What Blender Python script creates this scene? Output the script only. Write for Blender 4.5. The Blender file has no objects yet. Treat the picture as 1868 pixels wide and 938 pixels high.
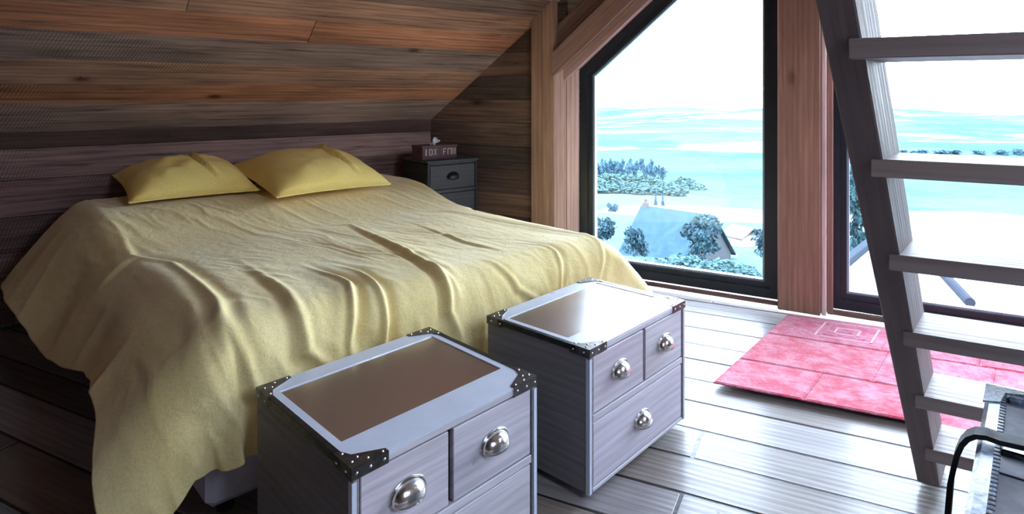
import bpy, math, random
import numpy as np
from mathutils import Vector, Matrix, noise as mnoise
random.seed(7); rng=np.random.default_rng(7)
sc=bpy.context.scene
# ------------------------------------------------------------ camera, sky, light, exposure
FPX=1150.0; CX=934.0; HY=170.0; CH=1.2
cam_d=bpy.data.cameras.new('camera'); cam=bpy.data.objects.new('camera',cam_d); sc.collection.objects.link(cam)
cam.location=(0,0,CH); cam.rotation_euler=(math.radians(90),0,0)
cam_d.sensor_width=36.0; cam_d.lens=36*FPX/1868; cam_d.shift_y=-(469-HY)/1868; cam_d.clip_start=0.02; cam_d.clip_end=5000
sc.camera=cam
sc.view_settings.view_transform='Standard'; sc.view_settings.look='None'
sc.view_settings.exposure=1.55; sc.view_settings.gamma=1.0; sc.view_settings.use_curve_mapping=False
SKY=8.0
w=bpy.data.worlds.new('overcast_sky'); sc.world=w; w.use_nodes=True
nt=w.node_tree; nt.nodes.clear()
wo=nt.nodes.new('ShaderNodeOutputWorld'); bg=nt.nodes.new('ShaderNodeBackground')
tcw=nt.nodes.new('ShaderNodeTexCoord'); sx=nt.nodes.new('ShaderNodeSeparateXYZ'); rw=nt.nodes.new('ShaderNodeValToRGB')
rw.color_ramp.elements[0].position=0.0; rw.color_ramp.elements[0].color=(0.80,0.88,1,1)
rw.color_ramp.elements[1].position=0.6; rw.color_ramp.elements[1].color=(0.64,0.75,1,1)
nt.links.new(tcw.outputs['Generated'],sx.inputs[0]); nt.links.new(sx.outputs['Z'],rw.inputs[0])
nt.links.new(rw.outputs[0],bg.inputs['Color']); bg.inputs['Strength'].default_value=SKY
nt.links.new(bg.outputs[0],wo.inputs[0])
try:
    sc.cycles.max_bounces=10; sc.cycles.diffuse_bounces=5; sc.cycles.transparent_max_bounces=24
    sc.cycles.sample_clamp_indirect=6; sc.cycles.use_denoising=True
except Exception: pass

# gable window wall frame: s along the wall, m towards the room, z up
U2=(0.8652,-0.5015); N2=(-0.5015,-0.8652); G0=(1.499,3.584)
def gw(s,m,z): return Vector((G0[0]+U2[0]*s+N2[0]*m, G0[1]+U2[1]*s+N2[1]*m, z))
# knee wall (head of the bed)
AW=(0.787,0.617); NA=(0.617,-0.787); C1=(-0.60,4.80); KZ=0.995; TAN=0.82
SL,SR,RID=-2.43,4.15,0.86
for (s0,s1) in ((-1.2,0.0),(0.27,1.45),(1.7,2.9)):
    ld=bpy.data.lights.new('window_portal','AREA'); ld.shape='RECTANGLE'; ld.size=s1-s0; ld.size_y=2.6
    lo=bpy.data.objects.new('window_portal',ld); sc.collection.objects.link(lo)
    ld.cycles.is_portal=True
    lo.location=gw((s0+s1)/2,-0.12,1.35)
    d=Vector((N2[0],N2[1],0)); lo.rotation_euler=d.to_track_quat('-Z','Z').to_euler()

# ------------------------------------------------------------ helpers
def srgb(r,g,b):
    f=lambda c:(c/255/12.92) if c/255<=0.04045 else ((c/255+0.055)/1.055)**2.4
    return (f(r),f(g),f(b),1)
class MB:
    def __init__(s): s.v=[];s.f=[];s.uv=[];s.t=[];s.has=False
    def poly(s,pts,uvs=None,tone=(1,1,1)):
        b=len(s.v); s.v+= [tuple(p) for p in pts]; s.f.append(list(range(b,b+len(pts))))
        s.uv.append(uvs or [(p[0],p[1]) for p in pts]); s.t.append(tone)
    def faces(s,vs,fs,tone=(1,1,1),uvf=None):
        b=len(s.v); s.v+=[tuple(p) for p in vs]
        for f in fs:
            s.f.append([b+i for i in f]); s.t.append(tone)
            s.uv.append([uvf(vs[i]) if uvf else (vs[i][0]+vs[i][2]*.3,vs[i][2]+vs[i][1]*.3) for i in f])
    def box(s,o,a,b,c,tone=(1,1,1),bev=0.0,uo=(0,0)):
        """o corner, a,b,c edge vectors; u runs along a, v along b (or c)"""
        o,a,b,c=map(Vector,(o,a,b,c)); la,lb,lc=a.length,b.length,c.length
        if a.cross(b).dot(c)<0: a,b=b,a; la,lb=lb,la; sw=True
        else: sw=False
        def P(x,y,z): return o+a*x+b*y+c*z
        if bev<=0:
            pts=[P(x,y,z) for z in(0,1) for y in(0,1) for x in(0,1)]
            F=[(0,2,3,1),(4,5,7,6),(0,1,5,4),(2,6,7,3),(0,4,6,2),(1,3,7,5)]
            prm=[(x*la,y*lb,z*lc) for z in(0,1) for y in(0,1) for x in(0,1)]
        else:
            ex,ey,ez=bev/la,bev/lb,bev/lc; pts=[];prm=[];idx={}
            for X in(0,1):
                for Y in(0,1):
                    for Z in(0,1):
                        for k in range(3):
                            x,y,z=X,Y,Z
                            if k!=0: x=X+(ex if X==0 else -ex)
                            if k!=1: y=Y+(ey if Y==0 else -ey)
                            if k!=2: z=Z+(ez if Z==0 else -ez)
                            idx[(X,Y,Z,k)]=len(pts); pts.append(P(x,y,z)); prm.append((x*la,y*lb,z*lc))
            F=[]
            cyc=[(0,0),(1,0),(1,1),(0,1)]
            for k in range(3):
                for S in(0,1):
                    q=[]
                    for (i,j) in cyc:
                        t=[0,0,0]; t[k]=S; t[(k+1)%3]=i; t[(k+2)%3]=j; q.append(idx[(t[0],t[1],t[2],k)])
                    F.append(q if S else q[::-1])
            for k in range(3):   # edges along axis k
                k1,k2=(k+1)%3,(k+2)%3
                for i in(0,1):
                    for j in(0,1):
                        def g(e,ax):
                            t=[0,0,0]; t[k]=e;t[k1]=i;t[k2]=j; return idx[(t[0],t[1],t[2],ax)]
                        q=[g(0,k1),g(1,k1),g(1,k2),g(0,k2)]
                        F.append(q if (i+j)%2==1 else q[::-1])
            for X in(0,1):
                for Y in(0,1):
                    for Z in(0,1):
                        q=[idx[(X,Y,Z,0)],idx[(X,Y,Z,1)],idx[(X,Y,Z,2)]]
                        F.append(q if (X+Y+Z)%2==1 else q[::-1])
        base=len(s.v); s.v+=[tuple(p) for p in pts]
        for f in F:
            s.f.append([base+i for i in f]); s.t.append(tone)
            uv=[]
            for i in f:
                x,y,z=prm[i]
                if sw: x,y=y,x
                # long axis first
                uv.append((uo[0]+x+ (0.11 if False else 0), uo[1]+y+z))
            s.uv.append(uv)
    def tube(s,pts,r,seg=10,cap=True,tone=(1,1,1)):
        pts=[Vector(p) for p in pts]; rs=r if isinstance(r,(list,tuple)) else [r]*len(pts)
        vs=[];fs=[]; up=None
        for i,p in enumerate(pts):
            d=(pts[min(i+1,len(pts)-1)]-pts[max(i-1,0)]).normalized()
            if up is None:
                up=Vector((0,0,1)) if abs(d.z)<0.9 else Vector((1,0,0))
            a=d.cross(up).normalized(); b=a.cross(d).normalized(); up=b
            for k in range(seg):
                t=2*math.pi*k/seg; vs.append(p+a*math.cos(t)*rs[i]+b*math.sin(t)*rs[i])
        for i in range(len(pts)-1):
            for k in range(seg):
                k2=(k+1)%seg; fs.append((i*seg+k,(i+1)*seg+k,(i+1)*seg+k2,i*seg+k2))
        if cap: fs.append(tuple(range(seg))); fs.append(tuple((len(pts)-1)*seg+k for k in reversed(range(seg))))
        s.faces(vs,fs,tone)
    def dome(s,c,nrm,r,h,seg=8,rings=3,tone=(1,1,1)):
        c=Vector(c);nrm=Vector(nrm).normalized(); a=nrm.orthogonal().normalized(); b=nrm.cross(a)
        vs=[];fs=[]
        for i in range(rings):
            t=math.pi/2*i/rings
            for k in range(seg):
                q=2*math.pi*k/seg; vs.append(c+(a*math.cos(q)+b*math.sin(q))*r*math.cos(t)+nrm*h*math.sin(t))
        vs.append(c+nrm*h)
        for i in range(rings-1):
            for k in range(seg):
                k2=(k+1)%seg; fs.append((i*seg+k,i*seg+k2,(i+1)*seg+k2,(i+1)*seg+k))
        for k in range(seg): fs.append(((rings-1)*seg+k,(rings-1)*seg+(k+1)%seg,len(vs)-1))
        s.faces(vs,fs,tone)
    def build(s,name,mat,parent=None,smooth=False,origin=None):
        me=bpy.data.meshes.new(name); vs=s.v
        if origin is not None: vs=[(v[0]-origin[0],v[1]-origin[1],v[2]-origin[2]) for v in vs]
        me.from_pydata(vs,[],s.f); me.uv_layers.new(name='UVMap')
        me.color_attributes.new(name='tone',type='FLOAT_COLOR',domain='CORNER')
        uvs=[c for f in s.uv for c in f]; cols=[]
        for f,t in zip(s.f,s.t): cols+= [t[0],t[1],t[2],1.0]*len(f)
        me.uv_layers['UVMap'].data.foreach_set('uv',[x for c in uvs for x in c]); me.color_attributes['tone'].data.foreach_set('color',cols)
        if smooth: me.polygons.foreach_set('use_smooth',[True]*len(me.polygons))
        me.materials.append(mat); o=bpy.data.objects.new(name,me); sc.collection.objects.link(o)
        if origin is not None: o.location=origin
        if parent is not None: o.parent=parent
        return o
def thing(name,loc,label,cat,group=None):
    o=bpy.data.objects.new(name,None); sc.collection.objects.link(o); o.location=loc; o.empty_display_size=0.1
    return tag(o,label,cat,group)
def tag(o,label=None,cat=None,group=None,kind=None):
    if label: o['label']=label
    if cat: o['category']=cat
    if group: o['group']=group
    if kind: o['kind']=kind
    return o
def struct(o,label=None): o['kind']='structure'; 
# ------------------------------------------------------------ materials
class NT:
    def __init__(s,name):
        s.m=bpy.data.materials.new(name); s.m.use_nodes=True; s.t=s.m.node_tree; s.t.nodes.clear()
        s.out=s.n('ShaderNodeOutputMaterial')
    def n(s,t,**k):
        x=s.t.nodes.new(t)
        for a,b in k.items():
            if a in('inp',): 
                for i,v in b.items():
                    if hasattr(v,'is_output') or hasattr(v,'links'): s.t.links.new(v,x.inputs[i])
                    else: x.inputs[i].default_value=v
            else: setattr(x,a,b)
        return x
    def mathn(s,op,a,b=0.0,clamp=False):
        return s.n('ShaderNodeMath',operation=op,use_clamp=clamp,inp={0:a,1:b}).outputs[0]
    def ramp(s,fac,stops):
        r=s.n('ShaderNodeValToRGB',inp={0:fac}); e=r.color_ramp.elements
        while len(e)<len(stops): e.new(0.5)
        for x,(p,c) in zip(e,stops):
            x.position=p; x.color=c if len(c)==4 else (*c,1)
        return r.outputs[0]
    def mix(s,f,a,b,mode='MIX'):
        return s.n('ShaderNodeMix',data_type='RGBA',blend_type=mode,inp={0:f,6:a,7:b}).outputs[2]
    def bump(s,h,st=0.3,d=0.01,nrm=None):
        i={'Strength':st,'Distance':d,'Height':h}
        if nrm is not None: i['Normal']=nrm
        return s.n('ShaderNodeBump',inp=i).outputs[0]
    def bsdf(s,**k):
        b=s.n('ShaderNodeBsdfPrincipled',inp={a.replace('_',' '):v for a,v in k.items()})
        s.t.links.new(b.outputs[0],s.out.inputs[0]); return b
def m_wood(name,base=(1,1,1),dark=0.35,rough=0.6,knots=0.5,grainscale=1.0,coat=0.0,bumps=0.35,saw=0.0,contrast=1.0,wear=None,spec=0.5):
    t=NT(name); uv=t.n('ShaderNodeUVMap').outputs[0]; at=t.n('ShaderNodeAttribute',attribute_name='tone').outputs[0]
    mp=t.n('ShaderNodeMapping',inp={0:uv,3:(1.3*grainscale,26*grainscale,1)}).outputs[0]
    g1=t.n('ShaderNodeTexNoise',inp={0:mp,2:1.6,3:8.0,4:0.65,8:0.6}).outputs[0]
    mp2=t.n('ShaderNodeMapping',inp={0:uv,3:(0.22*grainscale,3.6*grainscale,1)}).outputs[0]
    wv=t.n('ShaderNodeTexWave',wave_type='BANDS',bands_direction='Y',inp={0:mp2,1:3.2,2:5.0,3:3.0,4:1.4,5:0.6}).outputs[1]
    lo=t.n('ShaderNodeTexNoise',inp={0:t.n('ShaderNodeMapping',inp={0:uv,3:(1.1,4,1)}).outputs[0],2:1.3,3:3.0}).outputs[0]
    r1=t.ramp(g1,[(0.30,(dark,)*3),(0.47,(0.78,)*3),(0.62,(1,)*3),(0.8,(1.18,)*3)])
    r2=t.ramp(wv,[(0.0,(0.70,)*3),(0.3,(0.95,)*3),(1,(1.05,)*3)])
    r3=t.ramp(lo,[(0.32,(0.72,0.70,0.70)),(0.5,(0.98,0.97,0.96)),(0.7,(1.2,1.2,1.2))])
    c=t.mix(1.0,(base[0],base[1],base[2],1),at,'MULTIPLY')
    c=t.mix(min(1,0.9*contrast),c,r1,'MULTIPLY'); c=t.mix(0.6*contrast,c,r2,'MULTIPLY'); c=t.mix(min(1,0.9*contrast),c,r3,'MULTIPLY')
    # knots
    vo=t.n('ShaderNodeTexVoronoi',inp={0:t.n('ShaderNodeMapping',inp={0:uv,3:(1.6,4.0,1)}).outputs[0],2:1.0,8:1.0})
    kd=t.ramp(vo.outputs[0],[(0.0,(0.12,0.08,0.06)),(0.045,(0.2,0.14,0.1)),(0.085,(0.75,0.7,0.68)),(0.14,(1,1,1))])
    c=t.mix(knots,c,kd,'MULTIPLY')
    # nail holes
    vn=t.n('ShaderNodeTexVoronoi',inp={0:t.n('ShaderNodeMapping',inp={0:uv,3:(7.3,9.0,1)}).outputs[0],2:1.0,8:0.9})
    sel=t.mathn('GREATER_THAN',t.n('ShaderNodeSeparateColor',inp={0:vn.outputs[1]}).outputs[0],0.82)
    hole=t.mathn('MULTIPLY',t.mathn('LESS_THAN',vn.outputs[0],0.045),sel)
    c=t.mix(t.mathn('MULTIPLY',hole,knots*0.9),c,(0.02,0.012,0.01,1))
    if wear is not None:
        wn=t.n('ShaderNodeTexNoise',inp={0:t.n('ShaderNodeMapping',inp={0:uv,3:(2.2,9,1)}).outputs[0],2:1.7,3:6.0,4:0.7}).outputs[0]
        c=t.mix(t.ramp(wn,[(0.45,(0,)*3),(0.66,(0.8,)*3)]),c,wear)
    h=t.mathn('ADD',t.mathn('MULTIPLY',g1,1.0),t.mathn('MULTIPLY',wv,0.4))
    if saw>0:
        sw=t.n('ShaderNodeTexWave',wave_type='BANDS',bands_direction='DIAGONAL',inp={0:t.n('ShaderNodeMapping',inp={0:uv,3:(26,9,1)}).outputs[0],1:1.5,2:1.5,3:2.0}).outputs[1]
        msk=t.n('ShaderNodeTexNoise',inp={0:t.n('ShaderNodeMapping',inp={0:uv,3:(0.8,2.5,1)}).outputs[0],2:1.1,3:1.0}).outputs[0]
        mk=t.ramp(msk,[(0.5,(0,)*3),(0.58,(1,)*3)])
        c=t.mix(t.mathn('MULTIPLY',mk,saw),c,t.ramp(sw,[(0.3,(0.55,)*3),(0.7,(1.05,)*3)]),'MULTIPLY')
        h=t.mathn('ADD',h,t.mathn('MULTIPLY',sw,t.mathn('MULTIPLY',mk,0.4)))
    rr=t.ramp(g1,[(0.3,(min(1,rough+0.18),)*3),(0.7,(rough,)*3)])
    t.bsdf(Base_Color=c,Roughness=rr,Normal=t.bump(h,bumps,0.004),Coat_Weight=coat,Coat_Roughness=0.18,Specular_IOR_Level=spec)
    return t.m
def m_plain(name,col,rough=0.5,metal=0.0,noise=0.0,nscale=20,bumps=0.0,coat=0.0,spec=0.5,stretch=(1,1,1),colb=None,aniso=0.0):
    t=NT(name); tc=t.n('ShaderNodeTexCoord').outputs[3]
    n=t.n('ShaderNodeTexNoise',inp={0:t.n('ShaderNodeMapping',inp={0:tc,3:stretch}).outputs[0],2:nscale,3:6.0,4:0.6}).outputs[0]
    col=(*col[:3],1); lo=tuple(x*(1-noise) for x in col[:3])+(1,) if colb is None else (*colb[:3],1)
    c=t.mix(t.ramp(n,[(0.35,(0,)*3),(0.65,(1,)*3)]),lo,col)
    k=dict(Base_Color=c,Metallic=metal,Coat_Weight=coat,Specular_IOR_Level=spec)
    k['Roughness']=t.ramp(n,[(0.3,(min(1,rough*1.25),)*3),(0.7,(rough*0.85,)*3)])
    if bumps>0: k['Normal']=t.bump(n,bumps,0.003)
    if aniso: k['Anisotropic']=aniso
    t.bsdf(**k); return t.m
def m_linen(name,c1,c2,scale=600,sheen=0.25,wrk=0.5):
    t=NT(name); tc=t.n('ShaderNodeTexCoord').outputs[3]
    lo=t.n('ShaderNodeTexNoise',inp={0:tc,2:3.0,3:5.0,4:0.6}).outputs[0]
    fi=t.n('ShaderNodeTexNoise',inp={0:tc,2:160.0,3:3.0,4:0.7}).outputs[0]
    mid=t.n('ShaderNodeTexNoise',inp={0:tc,2:26.0,3:5.0,4:0.6,8:0.8}).outputs[0]
    c=t.mix(t.ramp(lo,[(0.35,(0,)*3),(0.7,(1,)*3)]),c2,c1)
    c=t.mix(0.35,c,t.ramp(fi,[(0.3,(0.6,)*3),(0.7,(1.15,)*3)]),'MULTIPLY')
    h=t.mathn('ADD',t.mathn('MULTIPLY',mid,wrk),t.mathn('MULTIPLY',fi,0.12))
    t.bsdf(Base_Color=c,Roughness=0.85,Normal=t.bump(h,0.6,0.008),Sheen_Weight=sheen,Sheen_Roughness=0.45,Sheen_Tint=(0.9,0.95,1,1),Specular_IOR_Level=0.3)
    return t.m
M={}
M['reclaimed']=m_wood('reclaimed_boards',rough=0.62,knots=1.0,saw=0.75,dark=0.24,contrast=1.15)
M['floor']=m_wood('washed_floor_boards',rough=0.42,knots=0.8,coat=0.22,contrast=0.65,dark=0.4,bumps=0.35,spec=0.4)
M['post']=m_wood('planed_pine',rough=0.5,knots=0.55,contrast=0.75,dark=0.55)
M['ladder']=m_wood('ladder_timber',rough=0.5,knots=0.3,contrast=0.5,dark=0.6)
M['whitewash']=m_wood('whitewashed_wood',rough=0.45,knots=0.25,contrast=0.5,dark=0.55)
M['frame']=m_plain('anthracite_frame',(0.022,0.027,0.035),0.35,0.0,0.2)
M['bead']=m_plain('glazing_bead',(0.35,0.42,0.5),0.3,0.3)
M['dark']=m_plain('dark_gap',(0.008,0.007,0.007),0.8)
M['steel']=m_plain('dark_steel_corner',(0.16,0.15,0.15),0.32,0.9,0.5,30,0.15)
M['edge']=m_plain('blackened_edge_strip',(0.05,0.05,0.05),0.35,0.8,0.4,40)
M['chrome']=m_plain('polished_cup_pull',(0.78,0.77,0.75),0.16,1.0,0.1,15)
M['rivet']=m_plain('bright_rivet',(0.75,0.75,0.78),0.2,1.0)
M['alu']=m_plain('pale_satin_border',(0.70,0.75,0.88),0.32,0.25,0.12,6,0.05,stretch=(1,1,1))
M['zinc']=m_plain('brushed_zinc_sheet',(0.66,0.63,0.60),0.22,0.95,0.04,3,0.0,stretch=(1,1,1))
M['linen']=m_linen('yellow_linen',srgb(248,230,172),srgb(240,215,146))
M['pillow']=m_linen('yellow_pillow_linen',srgb(255,230,140),srgb(252,218,124),sheen=0.1,wrk=0.2)
M['bedbase']=m_plain('pale_mattress_cover',srgb(200,198,215),0.85,0,0.1,12,0.1)
M['plaster']=m_plain('dark_boarding_backing',(0.03,0.025,0.02),0.9)
# ------------------------------------------------------------ structure
def boards(mb,O,U,V,rows,u0f,u1f,tones,thick=0.018,gap=0.0025,joints=None,rnd=0.002,base=0.0,nrm=None):
    """rows: list of (v0,v1). board front face at O + n*(thick)"""
    O=Vector(O);U=Vector(U).normalized();V=Vector(V).normalized(); Nn=(nrm or U.cross(V)).normalized()
    for i,(v0,v1) in enumerate(rows):
        a,b=u0f((v0+v1)/2),u1f((v0+v1)/2)
        cuts=[a]
        if joints:
            x=a+random.uniform(0.3,1)*joints
            while x<b-0.4: cuts.append(x); x+=joints*random.uniform(0.7,1.2)
        cuts.append(b)
        for k in range(len(cuts)-1):
            t=tones[i%len(tones)] if not callable(tones) else tones(i,k)
            off=random.uniform(-rnd,rnd)
            mb.box(O+U*(cuts[k]+gap/2)+V*(v0+gap/2)+Nn*(base+off),U*(cuts[k+1]-cuts[k]-gap),V*(v1-v0-gap),Nn*thick,tone=t,bev=0.0018,uo=(random.uniform(0,40),random.uniform(0,40)))
def rgb(r,g,b): return srgb(r,g,b)[:3]
# floor
FD=Vector((-0.893,0.4497,0)); FN=Vector((0.4497,0.893,0))
seams=[-3.6+0.2*i for i in range(26)]
seams=[x for x in seams if x<1.45]+[1.55,1.75,1.952,2.153,2.343,2.552,2.75,2.956,3.14,3.36,3.593,3.79,3.99,4.2,4.4,4.6,4.8,5.0,5.2,5.4]
rows=[(seams[i],seams[i+1]) for i in range(len(seams)-1)]
def ftone(i,k):
    r=random.random(); b=random.uniform(0.8,1.15)
    c=random.choice([(188,180,180),(170,160,154),(194,188,190),(180,170,170),(160,146,136)])
    c=rgb(*c); return tuple(x*b*0.66 for x in c)
mb=MB(); boards(mb,(0,0,-0.02),FD,FN,rows,lambda v:-6.5,lambda v:6.0,ftone,thick=0.02,gap=0.011,joints=2.6,rnd=0.0008)
mb.box((-7,-4,-0.25),(14,0,0),(0,11,0),(0,0,0.228),tone=(0.02,0.018,0.015))
fl=mb.build('floor',M['floor']); struct(fl)
# keep the floor inside the building: cut beyond the window wall
def bisect(o,co,no):
    import bmesh
    bm=bmesh.new(); bm.from_mesh(o.data)
    bmesh.ops.bisect_plane(bm,geom=bm.verts[:]+bm.edges[:]+bm.faces[:],plane_co=co,plane_no=no,clear_outer=True)
    bm.to_mesh(o.data); bm.free()
GN=Vector((N2[0],N2[1],0))
bisect(fl,gw(0,-0.16,0),-GN)
A3=Vector((AW[0],AW[1],0)); NA3=Vector((NA[0],NA[1],0)); C13=Vector((C1[0],C1[1],0))
bisect(fl,C13-NA3*0.1,-NA3)
# knee wall behind the bed (boards run along AW)
LW=5.4
kt=[rgb(92,62,56),rgb(172,138,132),rgb(150,116,112),rgb(128,98,94),rgb(150,118,112),rgb(120,92,86)]
mb=MB()
vs=[(0.912,0.995),(0.75,0.912),(0.56,0.75),(0.38,0.56),(0.19,0.38),(0.0,0.19)]
rows=vs
boards(mb,C13+A3*0.0,-A3,(0,0,1),rows,lambda v:-0.05,lambda v:LW,kt,thick=0.018,nrm=NA3,base=-0.018,joints=4.2)
mb.box(C13-NA3*0.10+A3*0.1,-A3*(LW+0.1),(0,0,KZ+0.0),NA3*0.075,tone=(0.1,0.08,0.07))
mb.box(C13-NA3*0.16+A3*0.2+Vector((0,0,KZ-0.25)),-A3*(LW+0.4),(0,0,0.40),NA3*0.06,tone=(0.1,0.08,0.07))
mb.box(C13-NA3*0.16+A3*0.2+Vector((0,0,-0.25)),-A3*(LW+0.4),(0,0,0.30),NA3*0.08,tone=(0.1,0.08,0.07))
o=mb.build('wall_left',M['reclaimed']); struct(o)
# sloped ceiling left
SV=(NA3+Vector((0,0,TAN))).normalized(); SLN=math.sqrt(1+TAN*TAN)
SN=(A3.cross(SV)); SN=SN if SN.z<0 else -SN
ridge_d=(Vector(gw(RID,0,0))-C13).dot(NA3); RZ=KZ+TAN*ridge_d
vv=[0,0.241,0.39,0.573,0.773,0.95,1.13]
while vv[-1]<ridge_d*SLN: vv.append(vv[-1]+random.choice([0.16,0.19,0.21]))
vv[-1]=ridge_d*SLN
ct={0:(186,160,146),1:(198,140,104),2:(176,138,114),3:(158,136,126),4:(204,142,108),5:(196,150,122),6:(150,122,104)}
def ctone(i,k):
    c=ct.get(i) or random.choice(list(ct.values())); b=random.uniform(1.0,1.18); return tuple(x*b for x in rgb(*c))
def g_u(v):  # where a board meets the window wall (u along -A3 from corner)
    d=v/SLN  # horizontal distance from knee wall
    # point P=C13+NA3*d - A3*u on gable plane
    P=C13+NA3*d; den=(-A3).dot(GN); return ((gw(0,0.0,0)-P).dot(GN))/den
mb=MB(); rows=[(vv[i],vv[i+1]) for i in range(len(vv)-1)]
boards(mb,C13+Vector((0,0,KZ)),-A3,SV,rows,lambda v:g_u(v)-0.10,lambda v:LW+0.3,ctone,thick=0.018,nrm=SN,base=-0.018,joints=5.0)
O=C13+Vector((0,0,KZ))-SN*0.12
o=None
ub=[(g_u(0)-0.1),(g_u(vv[-1])-0.1)]
P=[O-A3*ub[0],O-A3*(LW+0.3),O-A3*(LW+0.3)+SV*vv[-1],O-A3*ub[1]+SV*vv[-1]]
Q=[p+SN*0.095 for p in P]
mb.faces(P+Q,[(0,1,2,3),(7,6,5,4),(0,4,5,1),(1,5,6,2),(2,6,7,3),(3,7,4,0)],tone=(0.1,0.08,0.07))
o=mb.build('ceiling',M['reclaimed']); struct(o); 
# right slope + right knee wall + back wall
CR=Vector((*gw(SR,0,0)[:2],0)); NR=-NA3
mb=MB(); SVr=(NR+Vector((0,0,TAN))).normalized(); SNr=A3.cross(SVr); SNr=SNr if SNr.z<0 else -SNr
dr=(Vector(gw(RID,0,0))-CR).dot(NR); RZr=RZ; tanr=(RZ-KZ)/dr; SVr=(NR+Vector((0,0,tanr))).normalized(); SLr=math.sqrt(1+tanr**2)
SNr=A3.cross(SVr); SNr=SNr if SNr.z<0 else -SNr
def g_ur(v):
    P=CR+NR*(v/SLr); return ((gw(0,0.0,0)-P).dot(GN))/((-A3).dot(GN))
v2=[0]
while v2[-1]<dr*SLr: v2.append(v2[-1]+random.choice([0.16,0.19,0.21]))
v2[-1]=dr*SLr
RW_ADDED=[(1.0,1.8),(3.2,4.2)]; RV=(0.8,2.0)
i=0
vsplit=sorted(set([v for v in v2 if not (RV[0]-0.05<v<RV[0]+0.05 or RV[1]-0.05<v<RV[1]+0.05)]+list(RV)))
ORr=CR+Vector((0,0,KZ))
for i in range(len(vsplit)-1):
    va,vb=vsplit[i],vsplit[i+1]; vm=(va+vb)/2; ua,ub_=g_ur(vm)-0.1,LW+2.2
    segs=[(ua,ub_)] if not (RV[0]<vm<RV[1]) else [(ua,RW_ADDED[0][0]),(RW_ADDED[0][1],RW_ADDED[1][0]),(RW_ADDED[1][1],ub_)]
    for (x0,x1) in segs:
        boards(mb,ORr,-A3,SVr,[(va,vb)],lambda v,x0=x0:x0,lambda v,x1=x1:x1,[ctone(random.randrange(7),0)],thick=0.018,nrm=SNr,base=-0.018,joints=5)
        mb.box(ORr-A3*x0+SVr*va-SNr*0.12,-A3*(x1-x0),SVr*(vb-va),SNr*0.10,tone=(0.1,0.08,0.07))
o=mb.build('ceiling_right',M['reclaimed']); struct(o)
mb=MB(); boards(mb,CR,-A3,(0,0,1),[(0.19*i,0.19*i+0.19) for i in range(5)]+[(0.95,KZ)],lambda v:-0.05,lambda v:LW+2.2,kt,nrm=NR,base=-0.018,joints=4)
mb.box(CR-NR*0.1,-A3*(LW+2.2),(0,0,KZ),NR*0.075,tone=(0.1,0.08,0.07))
mb.box(CR-NR*0.16+A3*0.2+Vector((0,0,KZ-0.25)),-A3*(LW+2.4),(0,0,0.40),NR*0.06,tone=(0.1,0.08,0.07))
o=mb.build('wall_right',M['reclaimed']); struct(o)
# back wall (behind the camera), perpendicular-ish to A3
BO=C13-A3*LW; 
WB=(CR-A3*(LW+2.0))-BO; WB=Vector((WB.x,WB.y,0)); BL=WB.length; WB.normalize(); BNn=Vector((-WB.y,WB.x,0)); BNn=BNn if BNn.dot(A3)>0 else -BNn
mb=MB(); boards(mb,BO,WB,(0,0,1),[(0.2*i,0.2*i+0.2) for i in range(24)],lambda v:-0.1,lambda v:BL+0.1,kt,nrm=BNn,base=-0.018,joints=3.5)
mb.box(BO-BNn*0.1-WB*0.1,WB*(BL+0.2),(0,0,4.8),BNn*0.075,tone=(0.1,0.08,0.07))
o=mb.build('wall_front',M['reclaimed']); struct(o)
# gable wall: horizontal boards left of the windows (front m=0.02)
U3=Vector((U2[0],U2[1],0))
GS=0.767
def ztop(s): return KZ+GS*(min(s,2*RID-s)-SL)
mb=MB(); rows=[];z=0
gt=[rgb(126,98,84),rgb(98,82,74),rgb(136,104,88),rgb(108,86,76),rgb(90,76,70),rgb(120,96,84)]
while z<1.9: rows.append((z,z+0.165)); z+=0.165
def ss(v): return max(SL-0.02, SL+(v-0.08-KZ)/GS)
boards(mb,gw(0,0.0,0),U3,(0,0,1),rows,ss,lambda v:-1.40 if v<1.6 else -1.30,gt,thick=0.02,nrm=GN,base=0.0)
# right side boards
rows=[(0.165*i,0.165*i+0.165) for i in range(10)]
boards(mb,gw(0,0.0,0),U3,(0,0,1),rows,lambda v:3.1,lambda v:min(SR+0.02,2*RID-SL-(v-0.08-KZ)/GS),gt,thick=0.02,nrm=GN,base=0.0)
# core of the wall around the window openings
def prism(mb,poly,m0,m1,tone=(0.3,0.25,0.22)):
    a=[gw(s,m0,z) for s,z in poly]; b=[gw(s,m1,z) for s,z in poly]; n=len(poly)
    mb.faces(a+b,[tuple(range(n))[::-1],tuple(range(n,2*n))]+[(i,(i+1)%n,n+(i+1)%n,n+i) for i in range(n)],tone,
             uvf=lambda p:((Vector(p)-gw(0,0,0)).dot(U3)*1.0+p[2]*0.0+3,p[2]))
WS=0.85
def wtop(s): return 1.364+WS*(s+1.214)
prism(mb,[(SL-0.2,-0.1),(-1.222,-0.1),(-1.222,wtop(-1.222)),(RID-.0,wtop(RID)),(RID,RZ+.1),(SL-0.2,KZ+0.06)],-0.14,-0.002)
R=lambda s:2*RID-s
prism(mb,[(R(p[0]),p[1]) for p in [(SL-0.2,-0.1),(-1.222,-0.1),(-1.222,wtop(-1.222)),(RID,wtop(RID)),(RID,RZ+.1),(SL-0.2,KZ+0.06)]][::-1],-0.14,-0.002)
o=mb.build('wall_back',M['reclaimed']); struct(o)
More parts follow.
